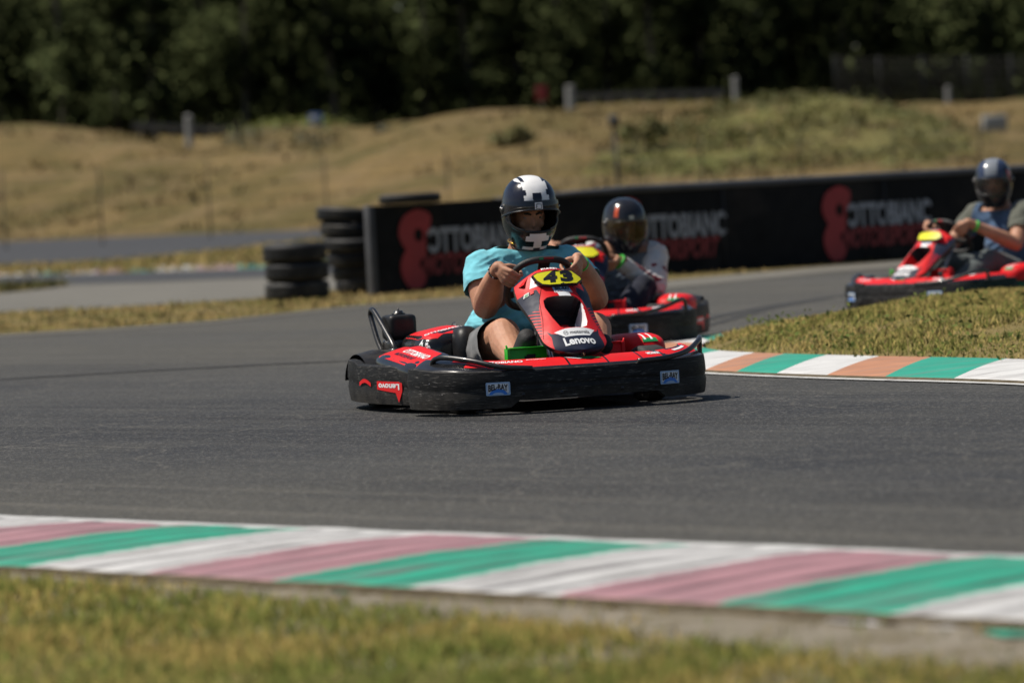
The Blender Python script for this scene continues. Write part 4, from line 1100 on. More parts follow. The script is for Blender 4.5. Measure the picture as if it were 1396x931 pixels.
        put_poly(st, [(.040 * math.cos(math.pi * q / 12), -.026 + .027 * math.sin(math.pi * q / 12)) for q in range(13)], fn3, 2)
        fn4 = lambda a, b, s0=s0: fpos(s0 + a, z0 + b, .0151)
        put_poly(st, [(.026 * math.cos(math.pi * q / 12), -.026 + .010 * math.sin(math.pi * q / 12)) for q in range(13)], fn4, 0)
        # arched lettering: outer letters hang lower
        def fn5(a, b, s0=s0): return fpos(s0 + a, z0 + .011 + b * (1 + 10 * abs(a)) - 1.6 * abs(a) * .12, .0157)
        put_text(st, 'BEL-RAY', fn5, .021, .088, bold=.035, mi=3)
        st.build('sticker', [M['lightblue'], M['white'], M['blue'], M['ink']], fb, smooth=False)
    # scrape-polished tubes that hoop over the front corners
    for s in (-1, 1):
        m = MB()
        pts = [(.965, s * .24, .208), (.93, s * .40, .215), (.865, s * .53, .238), (.77, s * .625, .275), (.715, s * .655, .288), (.685, s * .668, .278), (.672, s * .672, .25), (.67, s * .672, .205)]
        if s < 0: pts = [(.955, s * .28, .207), (.915, s * .42, .222), (.82, s * .52, .252), (.70, s * .60, .270), (.64, s * .63, .268), (.612, s * .645, .25), (.605, s * .65, .205)]
        m.tube(catmull(pts, 6), .0125, 12); m.build('bumper_tube', M['tube_black'], k)
    m = MB(); m.tube(catmull([(.90, -.40, .205), (.80, -.50, .222), (.70, -.575, .226)], 6), .009, 10); m.build('scraped_rod', M['steel'], k)
    # ---------------- side and rear bumpers
    def side(s):
        P = [(.47, .545), (.38, .590), (.25, .640), (.08, .675), (-.12, .695), (-.34, .695), (-.55, .67), (-.74, .61), (-.87, .51), (-.93, .40)]
        P = np.array(catmull([(x, y * s) for x, y in P], 10)); Nn = offs(P)
        if Nn[20][1] * s < 0: Nn = -Nn
        Ls = arc_len(P)
        zb_ = np.full(len(P), .04); zt_ = np.array([np.interp(x, [-.93, -.6, -.42, -.36, .1, .25, .4, .5], [.235, .24, .238, .222, .222, .205, .20, .2]) for x in P[:, 0]])
        m = MB(); A = band(P, Nn, zb_, zt_, lip=.045); m.grid(A, closed=True)
        for e in (0, -1): m.add(A[e], [tuple(range(len(A[e])))])
        o = m.build('side_bumper', M['bumper'], k, sh=24)
        Lx = Ls
        def fn(ac, z, out=.0125):
            return on_band(P, Nn, ac, z, zb_, zt_, out)
        return o, P, Nn, Ls, fn
    for s in (-1, 1):
        o, P, Nn, Ls, fn = side(s)
        # upside-down word in a red speech bubble and a red arc, on the flank
        def at_x(x): return float(np.interp(-x, -P[:, 0], Ls))
        st = MB(); a0 = at_x(0.075)
        sg = -1 if s < 0 else 1                           # seen from outside, forward is to the right on the right flank
        f1 = lambda a, b: fn(a0 + a * sg, .125 + b, .0124); f2 = lambda a, b: fn(a0 + a * sg, .125 + b, .0134)
        put_poly(st, [(-.13, .026), (.10, .026), (.13, .020), (.13, -.018), (.095, -.072), (.068, -.027), (-.13, -.014)], f1, 0)
        put_text(st, 'Lenovo', lambda a, b: f2(-a - .002, -b + .003), .027, .215, bold=.03, mi=1)
        st.build('sticker', [M['red'], M['white']], o, smooth=False); st = MB()
        f3 = lambda a, b: fn(at_x(-.22) + a * sg, .158 + b, .0124)
        arcp = [(-.085 + .17 * q / 10, -.018 + .018 * math.sin(math.pi * q / 10)) for q in range(11)]
        put_poly(st, arcp + [(x, z - .018) for x, z in reversed(arcp)], f3, 0)
        st.build('sticker', [M['red'], M['white']], o, smooth=False)
        # moulded notches
        for x, z in ((-.36, .10), (-.08, .085), (-.47, .13)):
            MB().box(fn(at_x(x), z, .003), (.012, .004, .018), rot=Matrix.Rotation(math.atan2(0, 1), 3, 'Z'), bev=.002).build('slot', M['ink'], o)
    Pr = np.array(catmull([(-.90, -.46), (-.965, -.36), (-.985, 0), (-.965, .36), (-.90, .46)], 10)); Nr = offs(Pr)
    if Nr[20][0] > 0: Nr = -Nr
    m = MB(); A = band(Pr, Nr, np.full(len(Pr), .05), np.full(len(Pr), .215)); m.grid(A, closed=True); m.build('rear_bumper', M['bumper'], k, sh=24)
    # ---------------- red deck that runs inside the front bumper
    Sd = np.linspace(-.98, .98, 190); m = MB(); A = []; offp = [-.004, -.012, -.030, -.05, -.07, -.095, -.12, -.14, -.145]
    def deck(s, q, out=0.0):
        base_ = np.array(on_band(PF, NF, s + T / 2, 0, zb, zt, 0.0)); ex = np.array(on_band(PF, NF, s + T / 2, 0, zb, zt, 1.0)) - base_; ex /= np.linalg.norm(ex)
        sc_ = np.interp(abs(s), [0, .55, .75, .98], [1, 1, .9, .62])
        o_ = np.interp(q, range(9), offp) * sc_; zz = np.interp(q, range(9), [.194, .204, .213, .222, .231, .240, .247, .243, .20]) + out
        zz += np.interp(abs(s), [0, .45, .7, .98], [0, .0, .010, .014])
        p = base_ + ex * o_; return (p[0], p[1], zz)
    for s in Sd: A.append([deck(s, q) for q in np.arange(0, 8.01, .5)])
    def dfn(i, j):
        s = Sd[i]; q = j * .5
        if q < 1.9 + .3 * (abs(s) > .5): return 1
        if q >= 7: return 1
        if abs(abs(s) - .10) < .006 or abs(s - .29) < .005: return 1
        if -.03 < s < .235 and q > 5.6 + 2 * abs(s - .1): return 2
        if abs(s - .47 + q * .012) < .018: return 1
        if .50 < s < .80 and q > 5.2: return 2
        if s > .80: return 1 if q < 4 else 0
        if s < -.62: return 1 if s < -.74 or q < 4.5 else 0
        return 0
    m.grid(A, fn=dfn); de = m.build('front_deck', [M['red'], M['black_gloss'], M['navy']], k)
    st = MB()
    put_text(st, 'OTTOBIANO', lambda a, b: deck(-.42 + a, 4.6 + b / .018 * .75, .0025), .020, .22, bold=.03, mi=0)
    put_text(st, 'MOTORSPORT', lambda a, b: deck(-.24 + a, 5.2 + b / .018 * .6, .0025), .010, .10, bold=.02, mi=0)
    st.build('sticker', [M['white'], M['green_sticker']], de, smooth=False); st = MB()
    put_text(st, 'MONKEY', lambda a, b: deck(.385 + a, 4.4 + b / .018 * .75, .0025), .022, .085, bold=.04, mi=0)
    st.build('sticker', [M['white'], M['green_sticker']], de, smooth=False); st = MB()
    put_poly(st, [(-.10, 5.2), (-.02, 5.2), (.05, 4.2), (-.03, 4.2)], lambda a, b: deck(a, b, .003), 0)
    put_poly(st, [(-.055, 5.0), (.045, 5.0), (.09, 4.0), (.0, 4.0)], lambda a, b: deck(a, b, .0036), 1)
    st.build('sticker', [M['white'], M['green_sticker']], de, smooth=False); st = MB()
    put_poly(st, [(.53, 4.9), (.74, 5.6), (.72, 4.9), (.54, 4.3)], lambda a, b: deck(a, b, .003), 0)
    st.build('sticker', [M['white'], M['green_sticker']], de, smooth=False)
    # ---------------- nose cone
    nv, nu = 330, 240; m = MB(); A = []
    for i in range(nv + 1):
        v = i / nv; w_ = nc_w(min(v, .9995)); n_ = nc_n(v); row = []
        for j in range(nu + 1):
            y = (2 * j / nu - 1) * w_; p = nc_pt(y, v)
            if .36 < v < .76 and abs(y) < .1:
                d = hole_depth(y, v)
                if d: p = p - n_ * d
            row.append(p)
        A.append(row)
    vv = (np.arange(nv) + .5) / nv; ww = np.array([nc_w(min(q, .9995)) for q in vv]); uu = 2 * (np.arange(nu) + .5) / nu - 1
    CI = nc_color((uu[None, :] * ww[:, None]).ravel(), np.repeat(vv, nu)).reshape(nv, nu)
    m.grid(A, fn=lambda i, j: int(CI[i, j]))
    # folded-back rim so the shell has thickness
    loop = [A[i][0] for i in range(nv, -1, -1)] + [A[0][j] for j in range(1, nu)] + [A[i][nu] for i in range(nv + 1)]
    m.grid([loop, [np.array(p) + (-.012, 0, -.014) for p in loop], [np.array(p) * (1, .9, 1) + (-.03, 0, -.02) for p in loop]], mi=4)
    nose = m.build('nose_cone', [M['red'], M['navy'], M['white'], M['ink'], M['tube_black']], k, sh=40)
    st = MB()
    f = lambda y0, v0, o=.0018: (lambda a, b: nc_pt(y0 + a, v0 - b / NTOT, o))
    # a sits to the driver's left = to the right for someone in front of the kart
    put_text(st, 'Lenovo', f(0, .893), .048, .152, bold=.035, mi=0)
    put_text(st, 'motorola', f(.016, .797), .021, .096, bold=.012, mi=1)
    ring = [(.011 * math.cos(q * .5236), .011 * math.sin(q * .5236)) for q in range(12)]
    rin = [(a * .86, b * .86) for a, b in ring]
    st.add([f(-.052, .797)(a, b * 1.35) for a, b in ring + rin], [(q, (q + 1) % 12, 12 + (q + 1) % 12, 12 + q) for q in range(12)], 1)
    put_text(st, 'M', f(-.052, .797, .002), .011, .011, bold=.0, mi=1)
    put_text(st, 'MONKEY', f(.0, .085, .003), .022, .085, bold=.03, shear=.2, mi=0)
    put_poly(st, [(-.045, -.015), (.045, -.015), (.035, .016), (-.05, .016)], f(.02, .322), 2)
    put_text(st, 'BEL-RAY', f(.02, .320, .0026), .020, .075, bold=.04, mi=1)
    put_text(st, 'OTTOBIANO', f(.02, .352), .013, .092, bold=.03, mi=0)
    put_poly(st, [(-.03, -.014), (.03, -.014), (.026, .010), (-.034, .014)], f(.02, .378), 0)
    put_poly(st, [(-.024, -.010), (-.002, -.010), (.004, .010), (-.016, .010)], f(-.135, .30, .0025), 0)
    put_poly(st, [(-.018, -.008), (-.004, -.008), (.0, .006), (-.014, .006)], f(-.135, .30, .0032), 3)
    put_poly(st, [(.0, -.008), (.016, -.008), (.02, .008), (.004, .008)], f(-.13, .30, .0032), 4)
    # seam lines
    for s in (-1, 1):
        ln = [nc_pt(s * np.interp(v, [.25, .4, .6, .78], [.068, .105, .122, .150]), v, .0012) for v in np.linspace(.25, .78, 30)]
        st.tube(ln, .0009, 4, 1)
    st.build('sticker', [M['white'], M['ink'], M['lightblue'], M['green_sticker'], M['red']], nose, smooth=False)
    # ---------------- number plate
    PL = nc_c(.235); n0 = nc_n(.27); up = np.array([-n0[2], 0, n0[0]]); up = up if up[2] > 0 else -up
    pc = PL + n0 * .017 + np.array([0, .012, 0])
    def pfn(a, b, o=0.0): return pc + np.array([0, a, 0]) + up * b + n0 * (o - 1.1 * a * a)
    outl = [(a * .98, b * .82) for a, b in [(-.122, .046), (-.10, .058), (.0, .064), (.085, .058), (.122, .010), (.124, -.008), (.09, -.044), (0, -.055), (-.06, -.050), (-.092, -.036), (-.112, 0)]]
    m = MB(); put_poly(m, outl, lambda a, b: pfn(a, b), 0); put_poly(m, [(a * .945, b * .9) for a, b in outl], lambda a, b: pfn(a, b, .0022), 1)
    rimv = [pfn(a, b) for a, b in outl]; m.grid([rimv + rimv[:1], [p - n0 * .012 for p in rimv + rimv[:1]]], mi=0)
    plate = m.build('number_plate', [M['ink'], M['yellow']], k, smooth=False)
    if rich:
        m = MB(); put_text(m, '4', lambda a, b: pfn(-.040 + a + b * .25, b + .003, .0036), .060, .068, bold=.07); put_text(m, '3', lambda a, b: pfn(.042 + a + b * .15, b + .003, .0036), .060, .066, bold=.07)
        m.build('digits', M['ink'], plate, smooth=False)
        m = MB(); put_text(m, 'MONKEY', lambda a, b: pfn(.0 + a, b + .044, .0040), .006, .034, bold=.03)
        for (x0, z0) in ((.0, .045), (.012, -.040)):
            put_poly(m, [(-.016, -.003), (.016, -.003), (.014, .0), (.004, .003), (.001, .009), (-.003, .003), (-.014, .0)], lambda a, b: pfn(x0 + a, z0 + b, .0044), 0)
        m.build('small_print', M['ink'], plate, smooth=False)
    # ---------------- steering wheel
    sw = empty('steering_wheel', WC, 0, k)
    P = [Vector(RIM(2 * math.pi * q / 72)) - Vector(WC) for q in range(72)]
    rad = [.0165] * 72
    MB().tube(P, .0165, 14, closed=True).build('rim', M['grip'], sw)
    m = MB(); Nn_ = Vector(WN)
    for th in (math.pi / 2, math.pi * 1.1, -math.pi * .1):
        e = Vector(RIM(th)) - Vector(WC); e2 = e * .93; sd_ = e.cross(Nn_).normalized() * (.030 if th == math.pi / 2 else .022)
        c0 = -Nn_ * .02
        V = [c0 + sd_ * .8, c0 - sd_ * .8, e2 - sd_, e2 + sd_]; V += [p - Nn_ * .006 for p in V]
        m.add(V, [(0, 1, 2, 3), (7, 6, 5, 4), (0, 4, 5, 1), (1, 5, 6, 2), (2, 6, 7, 3), (3, 7, 4, 0)])
    m.lathe([(0, .012), (.045, .010), (.05, 0), (.05, -.02), (.02, -.04), (0, -.04)], o=c0, ax=WN, n=24)
    m.build('spoke', M['tube_black'], sw, smooth=False)
    m = MB(); pt = Vector(RIM(math.pi / 2)) - Vector(WC); fw = (-Nn_ * .6 + Vector(WU)).normalized()
    ff = lambda a, b: pt + Vector((0, a, 0)) + fw * .0172 + Nn_.cross(Vector((0, 1, 0))).normalized() * 0 + (Nn_ * .8 + Vector(WU) * .6) * b
    put_poly(m, [(-.032, -.005), (-.012, -.005), (-.012, .006), (-.034, .006)], ff, 0); put_text(m, 'OTTOBIANO', lambda a, b: ff(.016 + a, b), .009, .05, bold=.03, mi=1)
    m.build('sticker', [M['green_sticker'], M['red']], sw, smooth=False)
    # ---------------- foot guards and pedals
    for s, mt, nm in ((-1, 'green_metal', 'foot_guard'), (1, 'red', 'foot_guard')):
        m = MB(); rot = Matrix.Rotation(R(-8), 3, 'Y')
        m.box((.665, s * .19, .232), (.003, .095, .056), rot, bev=.002); m.box((.645, s * .19, .291), (.025, .095, .004), bev=.0015)
        m.box((.650, s * .287, .232), (.022, .008, .060), bev=.0015); m.tube([(.66, s * .288, .28), (.66, s * .296, .308)], .005, 6)
        m.build(nm, M[mt], k)
        m = MB()
        for q in range(5): m.box((.6685, s * .19 + random.uniform(-.05, .05), .225 + random.uniform(-.025, .03)), (.0008, random.uniform(.01, .03), random.uniform(.006, .014)))
        m.build('dirt_mark', M['ink'], k, smooth=False)
        MB().tube([(.60, s * .17, .06), (.62, s * .17, .2)], .008, 8).box((.625, s * .17, .2), (.006, .04, .02), bev=.003).build('pedal', M['steel'], k)
    # ---------------- seat
    secs = catmull([(-.45, .37, .17, .06), (-.44, .35, .19, .10), (-.43, .32, .205, .17), (-.40, .18, .20, .20), (-.30, .085, .195, .16), (-.12, .075, .19, .10), (.0, .105, .18, .06), (.05, .12, .165, .035)], 6)
    m = MB(); A = []; B = []
    for i, (x, z, hw, dep) in enumerate(secs):
        a = secs[max(0, i - 1)]; b = secs[min(len(secs) - 1, i + 1)]; t = np.array([b[0] - a[0], b[1] - a[1]]); t /= np.linalg.norm(t); n_ = np.array([-t[1], t[0]])
        row = []; row2 = []
        for q in range(25):
            y = (q / 12 - 1) ; up_ = abs(y) ** 2.6 * dep
            row.append((x + n_[0] * up_, hw * (1.0 if abs(y) > 1 else math.sin(y * math.pi / 2)), z + n_[1] * up_)); row2.append((x + n_[0] * (up_ - .012), hw * 1.05 * math.sin(y * math.pi / 2), z + n_[1] * (up_ - .012)))
        A.append(row); B.append(row2)
    m.grid(A); m.grid(B)
    m.grid([[r[0] for r in A], [r[0] for r in B]]); m.grid([[r[-1] for r in A], [r[-1] for r in B]]); m.grid([A[0], B[0]]); m.grid([A[-1], B[-1]])
    m.build('seat', M['seat'], k)
    # ---------------- side pods with red top panels
    def pod_fn(s):
        def f_(p):
            if p.z > .55:
                if s > 0:
                    if p.x > .1 and abs(p.y) < .85: return 0
                    if p.x > -.4 and ((p.x * 6 + p.y * 2) % 1) < .55: return 0
                    return 2
            if s > 0 and p.z > -.2 and p.x > .1: return 0
            return 1
        return f_
    m = MB(); m.superbox((.06, -.535, .190), (.32, .125, .085), 5.0, 90, pod_fn(-1), rot=Matrix.Rotation(R(5), 3, 'Y') @ Matrix.Rotation(R(15), 3, 'X')); pr = m.build('side_pod', [M['red'], M['black_gloss'], M['navy']], k)
    Mx = Matrix.Rotation(R(5), 3, 'Y') @ Matrix.Rotation(R(15), 3, 'X')
    def ptop(x, y, o): return Vector((.06, -.535, .190)) + Mx @ Vector((x, y, .085 * max(.02, 1 - abs(x / .32) ** 5 - abs(y / .125) ** 5) ** .2 + o))
    pp = MB(); put_poly(pp, [(-.27, -.08), (-.24, -.095), (.255, -.098), (.285, -.07), (.285, .01), (.21, .05), (.19, .085), (-.14, .09), (-.17, .05), (-.25, .04)], lambda a, b: ptop(a, b, .0012)); pp.build('top_panel', M['red'], pr, smooth=False)
    st = MB(); fn = lambda a, b: ptop(.03 + a, b, .0028)
    put_text(st, 'OTTOBIANO', lambda a, b: fn(a, b + .010), .040, .32, bold=.03, mi=0); put_text(st, 'MOTORSPORT', lambda a, b: fn(a - .04, b - .036), .024, .26, bold=.03, mi=1)
    st.build('sticker', [M['white'], M['navy']], pr, smooth=False)
    m = MB(); m.superbox((.06, .545, .20), (.30, .13, .105), 3.2, 80, pod_fn(1), rot=Matrix.Rotation(R(-3), 3, 'Y')); pl = m.build('side_pod', [M['red'], M['black_gloss'], M['navy']], k)
    st = MB()
    Ml = Matrix.Rotation(R(-3), 3, 'Y')
    fl = lambda a, b: Vector((.06, .545, .20)) + Ml @ Vector((.295 - .02 - .25 * max(0, b) , a, .055 + b))
    put_poly(st, [(-.03, .0), (.05, .0), (.045, .02), (-.025, .02)], lambda a, b: Vector((.06, .545, .20)) + Ml @ Vector((.3 * (1 - (min(1, (.055 + b) / .105)) ** 3.2) ** (1 / 3.2) + .003, a, .055 + b)), 1)
    for a0 in (-.012, .022): put_poly(st, [(a0 - .006, .012), (a0 + .006, .012), (a0 + .004, .042), (a0 - .004, .042)], lambda a, b: Vector((.06, .545, .20)) + Ml @ Vector((.3 * (1 - (min(.9995, (.055 + b) / .105)) ** 3.2) ** (1 / 3.2) + .004, a, .055 + b)), 0)
    st.build('sticker', [M['white'], M['green_sticker']], pl, smooth=False)
    # ---------------- engine cover, arch beside the seat, tank, hoops
    def eng_fn(p):
        return 1
    Me = Matrix.Rotation(R(10), 3, 'X'); Ec = Vector((-.33, -.275, .232)); Eh = (.21, .150, .140)
    m = MB(); m.superbox(Ec, Eh, 4.6, 96, eng_fn, rot=Me); en = m.build('engine_cover', [M['red'], M['black_gloss']], k)
    def esurf(x, z, o=.002):                             # outer (right) flank of the cover
        a, c = x / Eh[0], z / Eh[2]; bb = max(0.0, 1 - abs(a) ** 4.6 - abs(c) ** 4.6) ** (1 / 4.6); return Ec + Me @ Vector((x, -bb * Eh[1] - o, z))
    def efront(y, z, o=.002):
        b_, c = y / Eh[1], z / Eh[2]; aa = max(0.0, 1 - abs(b_) ** 4.6 - abs(c) ** 4.6) ** (1 / 4.6); return Ec + Me @ Vector((aa * Eh[0] + o, y, z))
    def etop(x, y, o): return Ec + Me @ Vector((x, y, Eh[2] * max(.02, 1 - abs(x / Eh[0]) ** 4.6 - abs(y / Eh[1]) ** 4.6) ** (1 / 4.6) + o))
    pp = MB(); put_poly(pp, [(-.10, -.125), (.10, -.130), (.175, -.105), (.190, -.06), (.172, -.02), (.186, .03), (.188, .09), (.16, .115), (-.06, .12), (-.12, .0)], lambda a, b: etop(a, b, .0015)); pp.build('top_panel', M['red'], en, smooth=False)
    def ecorner(a, b, o):
        o = o + .004                                # wraps the right front corner
        ang = R(-47) + a / .19; d = Vector((math.cos(ang), math.sin(ang), 0)); z = b + .080
        k_ = (abs(d.x) ** 4.6 + abs(d.y) ** 4.6) ** (-1 / 4.6) * max(1e-3, 1 - abs(z / Eh[2]) ** 4.6) ** (1 / 4.6)
        return Ec + Me @ Vector((d.x * k_ * Eh[0] * (1 + o * 6), d.y * k_ * Eh[1] * (1 + o * 6), z))
    st = MB()
    for ch, a0, b0, mi in (('t', -.017, .010, 1), ('b', .017, -.006, 2)):
        put_text(st, ch, lambda a, b: ecorner(a0 + a + b * .2, b0 + b, .002), .036, .027 if ch == 'b' else .023, bold=.13, mi=0)
        put_text(st, ch, lambda a, b: ecorner(a0 + a + b * .2, b0 + b, .006), .031, .021 if ch == 'b' else .017, bold=.05, mi=mi)
    st.build('sticker', [M['white'], M['green_sticker'], M['red']], en, smooth=False); st = MB()
    put_text(st, 'OTTOBIANO', lambda a, b: etop(.12 - b * .8, a, .003), .035, .2, bold=.03, mi=0)
    st.build('sticker', [M['white'], M['green_sticker'], M['red']], en, smooth=False)
    for q in (2, 3): MB().lathe([(0, .012), (.006, .012), (.009, .004), (.009, 0)], o=Ec + Me @ Vector((.185 - .01 * abs(q - 1.5), -.11 + .06 * q, .085)), ax=(.8, -.2, .6), n=10).build('bolt', M['steel'], en)
    m = MB(); m.superbox((-.14, -.215, .245), (.10, .075, .140), 2.8, 28); m.build('seat_side_arch', M['black_plastic'], k)
    m = MB(); m.superbox((-.33, .35, .20), (.19, .14, .10), 3.5, 28); m.build('exhaust_cover', M['black_gloss'], k)
    Tc = Vector((-.58, -.40, .385)); m = MB(); m.superbox(Tc, (.075, .072, .062), 7, 32); tk = m.build('fuel_tank', M['black_plastic'], k)
    MB().lathe([(0, .016), (.018, .015), (.022, .012), (.024, .004), (.034, .002), (.034, -.004), (.02, -.006)], o=Tc + Vector((0, 0, .066)), n=20).lathe([(0, .026), (.004, .025), (.005, .012)], o=Tc + Vector((0, 0, .066)), n=8).build('cap', M['tube_black'], tk)
    m = MB(); m.superbox((-.58, -.39, .29), (.085, .085, .04), 5, 20); m.superbox((-.60, -.33, .22), (.13, .12, .06), 4, 20); m.build('engine_block', M['tube_black'], k)
    for s in (-1,):
        m = MB(); pts = [(-.60, s * .485, .265), (-.66, s * .49, .33), (-.735, s * .49, .43), (-.735, s * .492, .462), (-.705, s * .492, .474), (-.64, s * .492, .445), (-.52, s * .492, .375), (-.41, s * .49, .30), (-.39, s * .49, .25)]
        m.tube(catmull(pts, 6), .0135, 12); m.lathe([(.03, 0), (.03, .05), (.016, .055)], o=(-.39, s * .49, .235), n=14); m.build('rear_hoop', M['tube_black'], k)
    for s in (-1, 1):                                    # rear wheel arch cover
        m = MB(); A = []
        for q in range(19):
            a = math.pi * (q / 18 * .95 + .02); A.append([(-.53 + math.cos(a) * .20, s * yy, .12 + math.sin(a) * (.165 - .02 * abs(yy - .55) / .1)) for yy in (.44, .48, .55, .61, .645)])
        m.grid(A); m.build('wheel_cover', M['black_plastic'], k)
    return k

WC = (.335, 0, .576); WN = Vector((-.74, 0, .672)).normalized(); WU = Vector((.672, 0, .74)).normalized()
def RIM(th):
    c, s = math.cos(th), math.sin(th)
    e = 0.72; x = abs(c) ** e * (1 if c >= 0 else -1) * .150; y = abs(s) ** e * (1 if s >= 0 else -1) * .158
    if s < 0: y *= .95
    p = Vector(WC) + Vector((0, 1, 0)) * x + Vector(WU) * y
    return (p.x, p.y, p.z)
# ================================================================== PEOPLE
def capsule(mb, a, ra, b, rb, n=18, sq=None):
    """tapered round-ended limb"""
    a, b = Vector(a), Vector(b); ax = b - a; L = ax.length; ax = ax / L if L > 1e-6 else Vector((0, 0, 1))
    pr = []
    for q in range(6): t = math.pi / 2 * q / 5.0; pr.append((ra * math.sin(t), -ra * math.cos(t)))
    for q in range(6): t = math.pi / 2 * q / 5.0; pr.append((rb * math.cos(t), L + rb * math.sin(t)))
    pr[0] = (1e-4, pr[0][1]); pr[-1] = (1e-4, pr[-1][1])
    m = MB(); m.lathe(pr, o=a, ax=ax, n=n); V = [Vector(v) for v in m.v]
    if sq is not None:                                   # squash towards the axis along direction sq[0] by factor sq[1]
        d = Vector(sq[0]).normalized(); mid = a
        V = [v - d * ((v - a).dot(d) - (ax * ((v - a).dot(ax))).dot(d)) * (1 - sq[1]) for v in V]
    mb.add(V, m.f + [tuple(range(n - 1, -1, -1)), tuple(len(V) - n + q for q in range(n))])
def chain(mb, pts):
    for (a, ra), (b, rb) in zip(pts[:-1], pts[1:]): capsule(mb, a, ra, b, rb)
def ellip(mb, c, h, rot=None): mb.superbox(c, h, 2.0, 16, rot=rot)
def fuse(name, mb, mat, parent, voxel=0.006, smooth=6, cuts=(), wr=None, idx_fn=None, shift=None):
    """one continuous skin over the overlapping volumes; cuts: (point, normal, radius) leave clean open hems"""
    t = mesh_obj('t', mb.v, mb.f, mat)
    r = t.modifiers.new('r', 'REMESH'); r.mode = 'VOXEL'; r.voxel_size = voxel; r.adaptivity = 0
    if smooth:
        s = t.modifiers.new('s', 'SMOOTH'); s.factor = 0.5; s.iterations = smooth
    bpy.context.view_layer.update()
    ev = t.evaluated_get(bpy.context.evaluated_depsgraph_get()); me = bpy.data.meshes.new_from_object(ev)
    bpy.data.objects.remove(t)
    bm = bmesh.new(); bm.from_mesh(me)
    for p, n_, rad in cuts:
        p = Vector(p); n_ = Vector(n_).normalized()
        fs = [f for f in bm.faces if (f.calc_center_median() - p).length < rad]
        gm = set(fs)
        for f in fs: gm.update(f.edges); gm.update(f.verts)
        bmesh.ops.bisect_plane(bm, geom=list(gm), plane_co=p, plane_no=n_, clear_outer=False)
        kill = [f for f in bm.faces if (f.calc_center_median() - p).length < rad * 1.05 and (f.calc_center_median() - p).dot(n_) > 0]
        bmesh.ops.delete(bm, geom=kill, context='FACES')
    if wr:
        bm.normal_update()
        for v in bm.verts: v.co += v.normal * wr(v.co)
    if shift is not None:
        for v in bm.verts: v.co -= shift
    bm.normal_update(); bm.to_mesh(me)
    if idx_fn is not None:
        ix = [idx_fn(f.calc_center_median() + (shift or Vector())) for f in bm.faces]
    bm.free(); me.name = name; me.materials.clear()
    for m_ in (mat if isinstance(mat, (list, tuple)) else [mat]): me.materials.append(m_)
    if idx_fn is not None: me.polygons.foreach_set('material_index', np.array(ix, dtype=np.int32))
    me.polygons.foreach_set('use_smooth', np.ones(len(me.polygons), dtype=bool)); me.update()
    o = bpy.data.objects.new(name, me); COL.objects.link(o); o.parent = parent; return o

HZ = [(.178, 0, 0, 0), (.174, .040, .045, .048), (.160, .075, .082, .088), (.135, .105, .115, .122), (.095, .128, .143, .152), (.045, .139, .157, .168), (-.005, .142, .163, .170), (-.05, .140, .166, .165), (-.09, .132, .166, .150), (-.125, .117, .160, .122), (-.155, .098, .146, .090), (-.180, .082, .128, .066), (-.188, .074, .118, .058)]
def helmet_pt(az, z, k=1.0):
    zz = [h[0] for h in HZ][::-1]
    w_ = np.interp(z, zz, [h[1] for h in HZ][::-1]); f_ = np.interp(z, zz, [h[2] for h in HZ][::-1]); b_ = np.interp(z, zz, [h[3] for h in HZ][::-1])
    c, s = math.cos(az), math.sin(az)
    e = .92; x = abs(c) ** e * (f_ if c > 0 else -b_); y = abs(s) ** e * w_ * (1 if s > 0 else -1)
    return Vector((x * k, y * k, z * (1 if k >= 1 else k)))
PAZ, PZ0, PZ1 = R(66), -.088, .040
def port_edge(az):
    q = min(1, abs(az) / PAZ); top = PZ1 - .020 * q ** 4 - .012 * q ** 2; bot = PZ0 + .016 * q ** 2 + .034 * q ** 6
    return bot, top
def in_port(az, z):
    if abs(az) > PAZ: return False
    b, t = port_edge(az); return b < z < t
